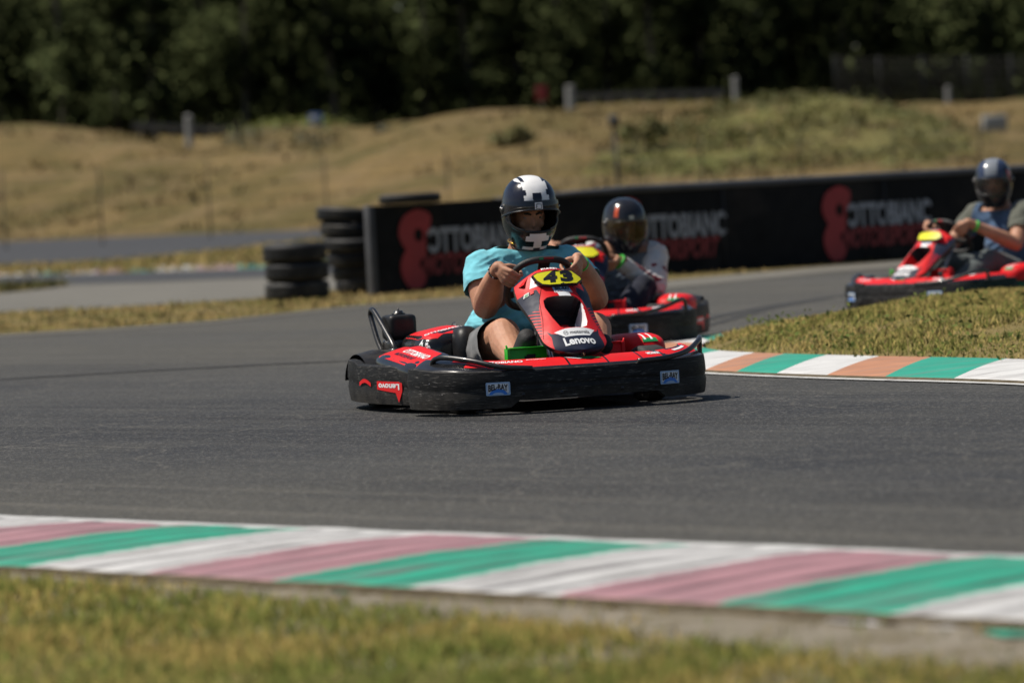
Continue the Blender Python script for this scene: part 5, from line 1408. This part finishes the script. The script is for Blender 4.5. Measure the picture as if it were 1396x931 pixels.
def make_helmet(parent, c, yaw, pitch, kind, shift, roll=0.0):
    Mr = Matrix.Rotation(yaw, 3, 'Z') @ Matrix.Rotation(-pitch, 3, 'Y') @ Matrix.Rotation(roll, 3, 'X')
    c = Vector(c) - shift; X = lambda p: c + Mr @ Vector(p)
    h = empty('helmet', c, 0, parent); h.rotation_euler = Mr.to_euler(); h.scale = (.93, .93, .95)
    # fine rings, smooth profile
    zs = []; P = catmull([(a[0], a[1], a[2], a[3]) for a in HZ], 13)
    nA = 300; m = MB(); A = []
    for r in P:
        row = []
        for j in range(nA):
            az = 2 * math.pi * j / nA; co, s = math.cos(az), math.sin(az); e = .92
            row.append((abs(co) ** e * (r[2] if co > 0 else -r[3]), abs(s) ** e * r[1] * (1 if s > 0 else -1), r[0]))
        A.append(row)
    zc = [(P[i][0] + P[i + 1][0]) / 2 for i in range(len(P) - 1)]
    nb = len(m.v); m.v += [tuple(map(float, p)) for row in A for p in row]
    def col(az, z, p):
        a = math.degrees(az); x, y = p[0], p[1]
        if kind == 'checker':
            if z > .0 and x > -.08:
                if .125 < z < .158 and abs(y) < .066 and x > .0 : return 1
                if z > .12 and abs(y) < .048: return 1
                if .098 < z <= .125 and .024 < abs(y) < .054 and x > 0: return 1
                if .112 < z <= .128 and abs(y) < .054 and x > 0: return 1
                if .074 < z <= .100 and .024 < abs(y) < .068 and x > 0: return 1
                if .155 < z and -.09 < y < -.065: return 1
            if x > 0 and z < -.085:
                if -.108 < z < -.092 and abs(y) < .045: return 1
                if -.135 < z <= -.108 and abs(y) < .062: return 1
                if -.172 < z <= -.135 and abs(y) < .021: return 1
                if -.188 < z < -.165 and .018 < abs(y) < .066: return 1
                if -.19 < z < -.172 and abs(y) <= .018: return 2
            return 3 if z < -.03 else 0
        if kind == 'dark':
            if .06 < z < .13 and -62 < a < -48: return 1
            if .045 < z < .075 and abs(a + 8) < 7: return 2
            return 0
        if kind == 'silver':
            if z > .06 and abs(y) < .05: return 1
            if .0 < z < .09 and 60 < a < 85: return 2
            if z > .03 and abs(y) < .1: return 3
            return 0
    for i in range(len(P) - 1):
        for j in range(nA):
            q = (j + 1) % nA; az = 2 * math.pi * (j + .5) / nA; az = az - 2 * math.pi if az > math.pi else az
            if in_port(az, zc[i]): continue
            m.f.append((nb + i * nA + j, nb + (i + 1) * nA + j, nb + (i + 1) * nA + q, nb + i * nA + q))
            p = ((A[i][j][0] + A[i + 1][q][0]) / 2, (A[i][j][1] + A[i + 1][q][1]) / 2)
            m.i.append(col(az, zc[i], p))
    # dark lining
    nb = len(m.v); m.v += [tuple(float(x) * .9 for x in p) for row in A for p in row]
    for i in range(len(P) - 1):
        for j in range(nA):
            q = (j + 1) % nA; az = 2 * math.pi * (j + .5) / nA; az = az - 2 * math.pi if az > math.pi else az
            if in_port(az * .985, zc[i] * .97): continue
            m.f.append((nb + i * nA + j, nb + i * nA + q, nb + (i + 1) * nA + q, nb + (i + 1) * nA + j)); m.i.append(4)
    mats = {'checker': ['h_navy', 'h_white', 'ink', 'h_green', 'h_lining'], 'dark': ['h_dark', 'h_orange', 'h_pale', 'h_dark', 'h_lining'], 'silver': ['h_dark', 'h_silver', 'h_red', 'h_blue', 'h_lining']}[kind]
    sh_ = m.build('shell', [M[q] for q in mats], h)
    # rubber seal round the opening
    ring = []
    for q in range(60): az = -PAZ + 2 * PAZ * q / 59; ring.append((az, port_edge(az)[1]))
    for q in range(60): az = PAZ - 2 * PAZ * q / 59; ring.append((az, port_edge(az)[0]))
    pts = [helmet_pt(a, z, 1.0) * .985 for a, z in ring]
    MB().tube(pts, .0075, 8, closed=True).build('seal', M['h_trim'], h)
    low = [helmet_pt(2 * math.pi * q / 60, -.186) for q in range(60)]
    MB().tube(low, .006, 8, closed=True).build('neck_roll', M['h_trim'], h)
    # visor: raised on the front driver, closed on the others
    m = MB(); A = []
    up = kind == 'checker'
    for i in range(15):
        t = i / 14; row = []
        for j in range(49):
            az = R(-88) + R(176) * j / 48; q = abs(az) / R(88)
            if up:
                z1 = .076 - .030 * q ** 2.2; z0 = .030 - .055 * q ** 2.2
            else:
                z1 = .056 - .025 * q ** 2; z0 = -.092 + .065 * q ** 2.2
            z = z0 + (z1 - z0) * t; p = helmet_pt(az, z); n_ = Vector((p.x, p.y, p.z * .5)).normalized(); row.append(p + n_ * (.009 + (.004 if up and i == 0 else 0)))
        A.append(row)
    m.grid(A); m.build('visor', M[{'checker': 'visor_dark', 'dark': 'visor_amber_reflect', 'silver': 'visor_clear'}[kind]], h)
    if up: MB().tube([Vector(p) for p in A[0]], .0035, 6).build('visor_edge', M['h_trim'], h)
    for s in (-1, 1):
        m = MB(); p = helmet_pt(s * R(88), .015); m.lathe([(0, .016), (.022, .014), (.030, .006), (.032, 0)], o=p, ax=(0.1, s, 0.05), n=24)
        for q in (-1, 1): m.lathe([(0, .019), (.004, .0185), (.005, .012)], o=p + Vector((q * .011, 0, .004)), ax=(0.1, s, 0.05), n=8, mi=1)
        m.build('pivot', [M['h_trim'], M['steel']], h)
    if kind == 'checker':
        m = MB(); pf = lambda a, b: helmet_pt(a / .166, .046 + b) + Vector((.0155 + .0 * b, 0, 0))
        put_poly(m, [(-.021, -.015), (.021, -.015), (.021, .022), (-.021, .022)], pf, 0)
        put_poly(m, [(-.015, -.010), (.015, -.010), (.016, .014), (-.012, .017)], lambda a, b: pf(a, b) + Vector((.001, 0, 0)), 1)
        put_poly(m, [(-.011, -.007), (.011, -.007), (.012, -.001), (-.004, -.001), (-.004, .003), (.012, .003), (.012, .011), (-.008, .013), (-.009, -.001), (-.011, -.001)], lambda a, b: pf(a, b) + Vector((.002, 0, 0)), 0)
        m.build('badge', [M['h_white'], M['ink']], h, smooth=False)
        for s in (-1, 1):
            m = MB(); A = []
            for q in range(16):
                az = s * R(28 + 50 * q / 15); zc_ = -.078 + .045 * (q / 15) ** 2
                A.append([helmet_pt(az, zc_ - .010 + .020 * r_ / 4) * (1.012 + .02 * math.sin(math.pi * r_ / 4)) for r_ in range(5)])
            m.grid(A); m.build('jaw_trim', M['h_trim'], h)
        MB().tube([helmet_pt(R(-100), -.17), helmet_pt(R(-85), -.2) * .95, helmet_pt(R(-60), -.215) * .85], .010, 8).build('strap', M['h_lining'], h)
    return h, Mr
for n_, c_, r_ in (('h_navy', (.008, .011, .024), .2), ('h_white', (.78, .78, .78), .3), ('h_green', (.006, .014, .013), .25), ('h_dark', (.013, .015, .021), .18), ('h_orange', (.5, .07, .02), .3), ('h_pale', (.55, .55, .45), .3), ('h_silver', (.20, .22, .25), .2), ('h_red', (.4, .02, .02), .3), ('h_blue', (.03, .045, .09), .2)):
    M[n_] = bodypaint('helmet_' + n_[2:], c_, r_)
M['h_lining'] = plain('helmet_lining', (.006, .006, .007), .9)
M['h_trim'] = plain('helmet_trim', (.012, .012, .013), .35)
M['visor_dark'] = visor_mat('tinted_visor', (.010, .014, .026), .62)
M['visor_amber_reflect'] = visor_mat('visor_with_amber_reflection', (.05, .030, .010), .55)  # dark visor; the amber reflection on it is put into the base colour
M['visor_clear'] = visor_mat('clear_visor', (.05, .05, .055), .30)
M['sclera'] = plain('eye_white', (.22, .19, .17), .4); M['iris'] = plain('dark_iris', (.02, .012, .008), .15); M['hair'] = plain('dark_hair', (.010, .008, .007), .6)

def make_person(spec, label, K, group=None):
    """spec holds joints in kart coordinates; K places the kart"""
    J = {a: Vector(b) for a, b in spec['joints'].items()}
    hip = (J['hip_r'] + J['hip_l']) / 2; base = Vector((hip.x, hip.y, 0.09))
    root = empty('person', K @ base, 0); root.rotation_euler = K.to_euler(); tag(root, label, 'person', group)
    b = MB()
    hc, ch, nk = hip, J['chest'], J['neck']
    # trunk, neck, head
    ellip(b, hc + Vector((0, 0, .04)), (.13, .165, .12)); capsule(b, hc + Vector((0, .0, .05)), .135, ch, .15)
    chain(b, [(J['sh_r'], .07), (ch + Vector((0, 0, .09)), .115), (J['sh_l'], .07)])
    capsule(b, ch + Vector((0, 0, .08)), .10, nk, .065); capsule(b, nk, .062, J['head'] + Vector((-.02, 0, -.06)), .06)
    Mh = Matrix.Rotation(spec['yaw'], 3, 'Z') @ Matrix.Rotation(-spec['pitch'], 3, 'Y')
    hd = J['head'] + Mh @ Vector((-.042, 0, -.030)); H = lambda x, y, z: hd + Mh @ Vector((x, y, z))
    ellip(b, H(.01, 0, .01), (.103, .078, .118), Mh); ellip(b, H(.045, 0, -.065), (.062, .056, .055), Mh)
    ellip(b, H(.108, 0, -.022), (.017, .013, .026), Mh); ellip(b, H(.1, 0, .0), (.012, .010, .03), Mh)
    for s in (-1, 1):
        ellip(b, H(.092, s * .031, .022), (.018, .028, .010), Mh); ellip(b, H(.078, s * .038, -.03), (.016, .026, .024), Mh); ellip(b, H(.0, s * .078, -.01), (.02, .012, .03), Mh)
    ellip(b, H(.098, 0, -.064), (.012, .024, .008), Mh); ellip(b, H(.097, 0, -.075), (.012, .020, .008), Mh)
    cuts_shirt = []; wrist = {}
    for sd, s in (('r', -1), ('l', 1)):
        sh, el = J['sh_' + sd], J['el_' + sd]; th = spec['grip_' + sd]
        g = Vector(RIM(th)) + Vector((0, 0, spec.get('gz', 0))); o_ = (Vector(RIM(th)) - Vector(WC)); o_ -= Vector(WN) * o_.dot(Vector(WN)); o_.normalize(); n_ = Vector(WN)
        tn = n_.cross(o_).normalized()
        if tn.z < 0: tn = -tn                            # up along the rim
        wr_ = g + o_ * .058 + n_ * .050 - tn * .012
        d_ = (wr_ - el).normalized(); wr_ = el + d_ * min((wr_ - el).length, 9)
        wrist[sd] = (wr_, d_)
        ma = spec.get('bulk', 1.0)
        chain(b, [(sh, .064), (sh.lerp(el, .25), .064 * (1 + ma) / 2), (sh.lerp(el, .55), .061 * ma), (el, .048 * ma)])
        chain(b, [(el, .048 * ma), (el.lerp(wr_, .25), .053 * ma), (el.lerp(wr_, .6), .042 * ma), (wr_, .030)])
        # hand wrapped round the rim: four fingers over the far side, thumb on the near side
        off = [.037, .0125, -.012, -.036]; rk = [.0093, .0096, .0093, .0083]; ln = [1.0, 1.06, 1.0, .86]
        def ringp(a, rad, t_): return g + tn * t_ + (o_ * math.cos(a) - n_ * math.sin(a)) * rad
        pal = []
        for q in range(4):
            kn_ = ringp(R(30), .044, off[q]); p1 = ringp(R(88), .040 * ln[q] ** .3, off[q] * .98 + .001); p2 = ringp(R(140), .034, off[q] * .95); p3 = ringp(R(140 + 52 * ln[q]), .030, off[q] * .93)
            mid = wr_.lerp(kn_, .5) + o_ * .004
            chain(b, [(wr_ + tn * off[q] * .35, .021), (mid, .0165), (kn_, rk[q] * 1.2)]); chain(b, [(kn_, rk[q] * 1.2), (p1, rk[q]), (p2, rk[q] * .93), (p3, rk[q] * .85)])
            pal.append(kn_)
        tb = wr_.lerp(ringp(R(-25), .042, .02), .45); t1 = ringp(R(-60), .042, .022); t2 = ringp(R(-105), .034, .030); t3 = ringp(R(-150), .029, .032)
        chain(b, [(tb, .019), (t1, .0145), (t2, .0125), (t3, .010)])
    for sd in ('r', 'l'):
        hp, kn, an, to = J['hip_' + sd], J['kn_' + sd], J['an_' + sd], J['to_' + sd]
        lb = spec.get('legb', 1.0); chain(b, [(hp, .095 * lb), (hp.lerp(kn, .5), .084 * lb), (hp.lerp(kn, .9), .068 * lb), (kn, .063 * lb)])
        chain(b, [(kn, .063 * lb), (kn.lerp(an, .3) + Vector((-.012, 0, -.01)), .062 * lb), (kn.lerp(an, .7), .046 * lb), (an, .038)])
        capsule(b, an, .036, to, .03)
    fuse('body', b, M['skin'], root, .0042 if spec['helmet'] == 'checker' else .0055, 2, shift=base)
    # eyes and brows
    for s in (-1, 1):
        m = MB(); ellip(m, H(.0925, s * .032, .004) - base, (.0105, .0135, .0078), Mh); ey = m.build('eye', M['sclera'], root)
        m = MB(); ellip(m, H(.0992, s * .030 + spec.get('gaze', 0), .004) - base, (.005, .006, .006), Mh); m.build('iris', M['iris'], ey)
        m = MB(); m.tube([H(.108, s * .012, .020) - base, H(.110, s * .030, .027) - base, H(.098, s * .052, .021) - base], [.005, .0065, .004], 6); m.build('eyebrow', M['hair'], root)
    # shirt
    t = MB(); bw = spec.get('belly', .165)
    ellip(t, hc + Vector((.01, 0, .07)), (.155, .19, .12)); capsule(t, hc + Vector((.02, 0, .10)), bw, ch + Vector((.0, 0, -.02)), .165)
    ellip(t, ch + Vector((.02, 0, .06)), (.13, .20, .12))
    chain(t, [(J['sh_r'] + Vector((0, 0, -.003)), .090), (ch + Vector((0, 0, .10)), .125), (J['sh_l'] + Vector((0, 0, -.003)), .090)])
    for s_ in ('sh_r', 'sh_l'): capsule(t, nk + Vector((-.02, 0, -.065)), .075, nk.lerp(J[s_], .62) + Vector((-.01, 0, -.025)), .082)
    capsule(t, ch + Vector((0, 0, .10)), .115, nk + Vector((0, 0, -.055)), .088)
    fr = spec['sleeve']; cuts = []
    for sd in ('r', 'l'):
        sh, el = J['sh_' + sd], J['el_' + sd]; wr_, d_ = wrist[sd]; ma = spec.get('bulk', 1.0)
        if fr < 1:
            e_ = sh.lerp(el, fr); chain(t, [(sh, .090), (sh.lerp(el, fr * .5), .082 * (1 + ma) / 2), (e_, .074 * ma), (e_ + (el - sh).normalized() * .01, .073 * ma)]); cuts.append((e_, el - sh, .118))
        else:
            chain(t, [(sh, .083), (sh.lerp(el, .5), .073), (el, .062), (el.lerp(wr_, .3), .062), (el.lerp(wr_, .95), .044)]); cuts.append((el.lerp(wr_, .9), wr_ - el, .07))
    cuts.append((nk + Vector((.012, 0, -.020)), Vector((.25, 0, 1)), .16))
    def wrinkle(p):
        q = Vector((p.x * 6, p.y * 6, p.z * 22)); f_ = noise.noise(q) * .5 + noise.noise(Vector((p.x * 30, p.y * 14, p.z * 14))) * .35 + noise.noise(Vector((p.x * 9 + p.z * 18, p.y * 9 + p.z * 12, p.z * 4))) * .6
        low = 1.6 if p.z < ch.z - .02 else 1.0
        r1 = 1 - 2.2 * abs(noise.noise(Vector((p.y * 22 + p.z * 15, p.z * 6, p.x * 8)))) ; r2 = 1 - 2.2 * abs(noise.noise(Vector((p.z * 34 - p.y * 14, p.y * 6 + 7, p.x * 9))))
        return .0075 * f_ * low + .0042 * max(-.4, r1) + .0050 * max(-.4, r2) * low
    sh_r, el_r, sh_l, el_l = J['sh_r'], J['el_r'], J['sh_l'], J['el_l']
    def sleeve_idx(p):
        if len(spec['shirt']) < 2: return 0
        for sd in ('r', 'l'):
            sh, el = J['sh_' + sd], J['el_' + sd]; wr_ = wrist[sd][0]; s = -1 if sd == 'r' else 1
            if (p.y - sh.y) * s > -.035 and p.z > sh.z - .12:
                if len(spec['shirt']) > 2 and noise.noise((p.x * 11, p.y * 11, p.z * 16)) > .28: return 2
                return 1
            for a_, b_ in ((sh, el), (el, wr_)):
                v = b_ - a_; tt = max(0, min(1, (p - a_).dot(v) / v.dot(v)))
                if (p - a_ - v * tt).length < .085 and not (a_ is sh and tt < .1):
                    if len(spec['shirt']) > 2 and noise.noise((p.x * 11, p.y * 11, p.z * 16)) > .28: return 2
                    return 1
        return 0
    fuse(spec.get('top_name', 't_shirt'), t, [M[c] for c in spec['shirt']], root, .0062, 7, cuts, wrinkle, sleeve_idx, base)
    # trousers or shorts
    t = MB(); cuts = []
    ellip(t, hc + Vector((0, 0, .02)), (.165, .20, .125))
    for sd in ('r', 'l'):
        hp, kn, an = J['hip_' + sd], J['kn_' + sd], J['an_' + sd]; fr = spec['leg']
        if fr < 1.2:
            e_ = hp.lerp(kn, .88) + Vector((.0, -.012 if sd == 'r' else .012, -.022)); dn = (kn - hp).normalized()
            chain(t, [(hp, .118 * lb), (hp.lerp(kn, .5) + Vector((0, 0, -.008)), .105 * lb), (e_, .094 * lb), (e_ + dn * .1 + Vector((0, 0, -.07)), .092 * lb)])
            cuts.append((e_ + dn * .012 + Vector((0, 0, .03)), dn + Vector((.25, 0, .45)), .21))
        else:
            chain(t, [(hp, .112), (hp.lerp(kn, .5), .098), (kn, .084), (kn.lerp(an, .4), .078), (kn.lerp(an, .88), .062)]); cuts.append((kn.lerp(an, .86), an - kn, .1))
    def wr2(p): return .007 * (noise.noise((p.x * 14, p.y * 14, p.z * 10)) + .6 * noise.noise((p.x * 26 + p.z * 14, p.y * 8, p.z * 20)))
    fuse(spec.get('leg_name', 'shorts'), t, M[spec['legs']], root, .0065, 7, cuts, wr2, None, base)
    # shoes
    for sd in ('r', 'l'):
        an, to = J['an_' + sd], J['to_' + sd]; t = MB(); heel = an + (an - to).normalized() * .02 + Vector((-.02, 0, -.045))
        chain(t, [(an, .050), (an.lerp(to, .6), .054), (to, .044)]); capsule(t, heel, .042, to + Vector((0.01, 0, -.012)), .045)
        fuse('shoe', t, M['shoe'], root, .0055, 3, shift=base)
    make_helmet(root, J['head'], spec['yaw'], spec['pitch'], spec['helmet'], base)
    # wrist bands and necklace
    def band_on(sd, fr_, mat, name, r_, wdt):
        el = J['el_' + sd]; wr_, d_ = wrist[sd]; c = el.lerp(wr_, fr_) - base
        return MB().lathe([(r_, -wdt), (r_ + .004, -wdt * .7), (r_ + .004, wdt * .7), (r_, wdt), (r_ - .003, 0)], o=c, ax=d_, n=28, closed=True).build(name, M[mat], root)
    for args in spec.get('bands', []): band_on(*args)
    if spec.get('beads'):
        el = J['el_r']; wr_, d_ = wrist['r']; c = el.lerp(wr_, .90) - base; x = d_.cross(Vector((0, 0, 1))).normalized(); y = d_.cross(x); m = MB()
        for q in range(26):
            a = 2 * math.pi * q / 26; m.superbox(c + (x * math.cos(a) + y * math.sin(a)) * .0385, (.0050, .0050, .0050), 2, 5, mi=q % 4 == 0)
        m.build('bead_bracelet', [M['ink'], M['steel']], root)
    if spec.get('chain'):
        c = nk + Vector((.01, 0, .012)) - base; pts = [c + Vector((.078 * math.cos(2 * math.pi * q / 30) + .01, .082 * math.sin(2 * math.pi * q / 30), -.020 * math.cos(2 * math.pi * q / 30))) for q in range(30)]
        MB().tube(pts, .0035, 6, closed=True).build('neck_chain', M['gold'], root)
    return root
M['gold'] = plain('gold_chain', (.75, .45, .08), .25, metal=1.0)
M['shoe'] = plain('black_shoe', (.014, .014, .015), .75, bmp=.4, bscale=120)
M['cyan_tee'] = cloth('turquoise_cotton', (.165, .50, .585)); M['grey_shorts'] = cloth('grey_shorts_cloth', (.14, .142, .145), var=.25)
M['suit_grey'] = cloth('blue_grey_jersey', (.10, .125, .16)); M['suit_white'] = cloth('white_jersey', (.50, .49, .48)); M['suit_red'] = cloth('dark_red_trim', (.16, .015, .03)); M['navy_cloth'] = cloth('navy_trousers_cloth', (.010, .012, .024))
M['blue_tee'] = cloth('dusty_blue_cotton', (.060, .105, .185)); M['olive_tee'] = cloth('grey_olive_sleeve', (.105, .11, .09)); M['grey_trousers'] = cloth('grey_trousers_cloth', (.085, .10, .10))
M['green_band'] = plain('green_wristband', (.05, .55, .06), .5)

def placed(px, py, th, roll=0.0):
    p = G(px, py); a = math.atan2(-math.cos(th), math.sin(th))        # heading (sin th, -cos th)
    return Matrix.Translation(p) @ Matrix.Rotation(a, 4, 'Z') @ Matrix.Rotation(roll, 4, 'X')
KG = 'red rental karts on the track'
K1 = placed(709, 549.6, R(20)); K2 = placed(812, 470.0, R(-9)); K3 = placed(1345, 417.0, R(-50))
k1 = build_kart(); k1.matrix_world = K1
k2 = copy_tree(k1); k3 = copy_tree(k1)
for kk in (k2, k3):                                      # their numbers cannot be read in the photo
    for ch in list(kk.children):
        if ch.name.startswith('number_plate'):
            for g in list(ch.children): bpy.data.objects.remove(g)
for ch in k3.children:                                    # this one carries a lower nose and wheel
    if ch.name.startswith('nose_cone') or ch.name.startswith('number_plate'): ch.scale = (1, 1, .88)
    if ch.name.startswith('steering_wheel'): ch.location.z -= .06
k2.matrix_world = K2; k3.matrix_world = K3
tag(k1, 'red and black rental kart with yellow number 43 plate, nearest the camera', 'go-kart', KG)
tag(k2, 'red and black kart partly hidden behind the turquoise shirt driver', 'go-kart', KG)
tag(k3, 'red and black kart at the right edge behind the grass infield', 'go-kart', KG)

make_person(dict(joints=dict(hip_r=(-.27, -.09, .20), hip_l=(-.27, .11, .20), chest=(-.225, .105, .525), neck=(-.175, .125, .765), head=(-.095, .135, .925),
    sh_r=(-.19, -.085, .655), sh_l=(-.12, .32, .655), el_r=(-.055, -.13, .475), el_l=(.06, .395, .485),
    kn_r=(.22, -.145, .345), kn_l=(.24, .315, .345), an_r=(.545, -.19, .19), an_l=(.56, .20, .17), to_r=(.60, -.17, .335), to_l=(.63, .20, .29)),
    grip_r=R(163), grip_l=R(25), yaw=R(-4), pitch=R(-10), gaze=.004, bulk=1.3, legb=1.25, belly=.19, sleeve=.56, leg=.9, shirt=['cyan_tee'], legs='grey_shorts', helmet='checker', beads=True, chain=True,
    bands=[('l', .86, 'green_band', 'wristband', .037, .007)]),
    'driver in turquoise T-shirt and black helmet with white checks, hands on the wheel', K1)
make_person(dict(joints=dict(hip_r=(-.27, .0, .20), hip_l=(-.27, .20, .20), chest=(-.22, .20, .47), neck=(-.16, .20, .61), head=(-.085, .215, .765),
    sh_r=(-.12, -.01, .575), sh_l=(-.16, .39, .55), el_r=(.10, -.12, .44), el_l=(.06, .42, .345),
    kn_r=(.22, -.18, .34), kn_l=(.22, .36, .36), an_r=(.53, -.19, .17), an_l=(.54, .21, .17), to_r=(.61, -.19, .28), to_l=(.62, .20, .27)),
    grip_r=R(165), grip_l=R(-15), yaw=R(34), pitch=R(-8), bulk=1.0, belly=.15, sleeve=1, leg=2, top_name='jersey', leg_name='trousers', shirt=['suit_grey', 'suit_white', 'suit_red'], legs='navy_cloth', helmet='dark',
    bands=[('l', .93, 'green_band', 'wristband', .046, .010)]),
    'driver in white and grey jersey and navy trousers leaning behind the front driver', K2)
make_person(dict(joints=dict(hip_r=(-.27, -.09, .20), hip_l=(-.27, .09, .20), chest=(-.25, .01, .48), neck=(-.20, .01, .72), head=(-.12, .015, .895),
    sh_r=(-.17, -.21, .66), sh_l=(-.19, .225, .66), el_r=(.03, -.31, .45), el_l=(.0, .32, .44),
    kn_r=(.20, -.20, .34), kn_l=(.20, .24, .34), an_r=(.53, -.19, .17), an_l=(.54, .20, .17), to_r=(.61, -.19, .28), to_l=(.62, .20, .27)),
    grip_r=R(160), grip_l=R(20), gz=-.06, yaw=R(36), pitch=R(-5), bulk=1.05, belly=.17, sleeve=.6, leg=2, leg_name='trousers', shirt=['blue_tee', 'olive_tee'], legs='grey_trousers', helmet='silver',
    bands=[('l', .84, 'green_band', 'wristband', .036, .011)]),
    'driver in blue T-shirt with olive sleeves and silver helmet at the right edge', K3)
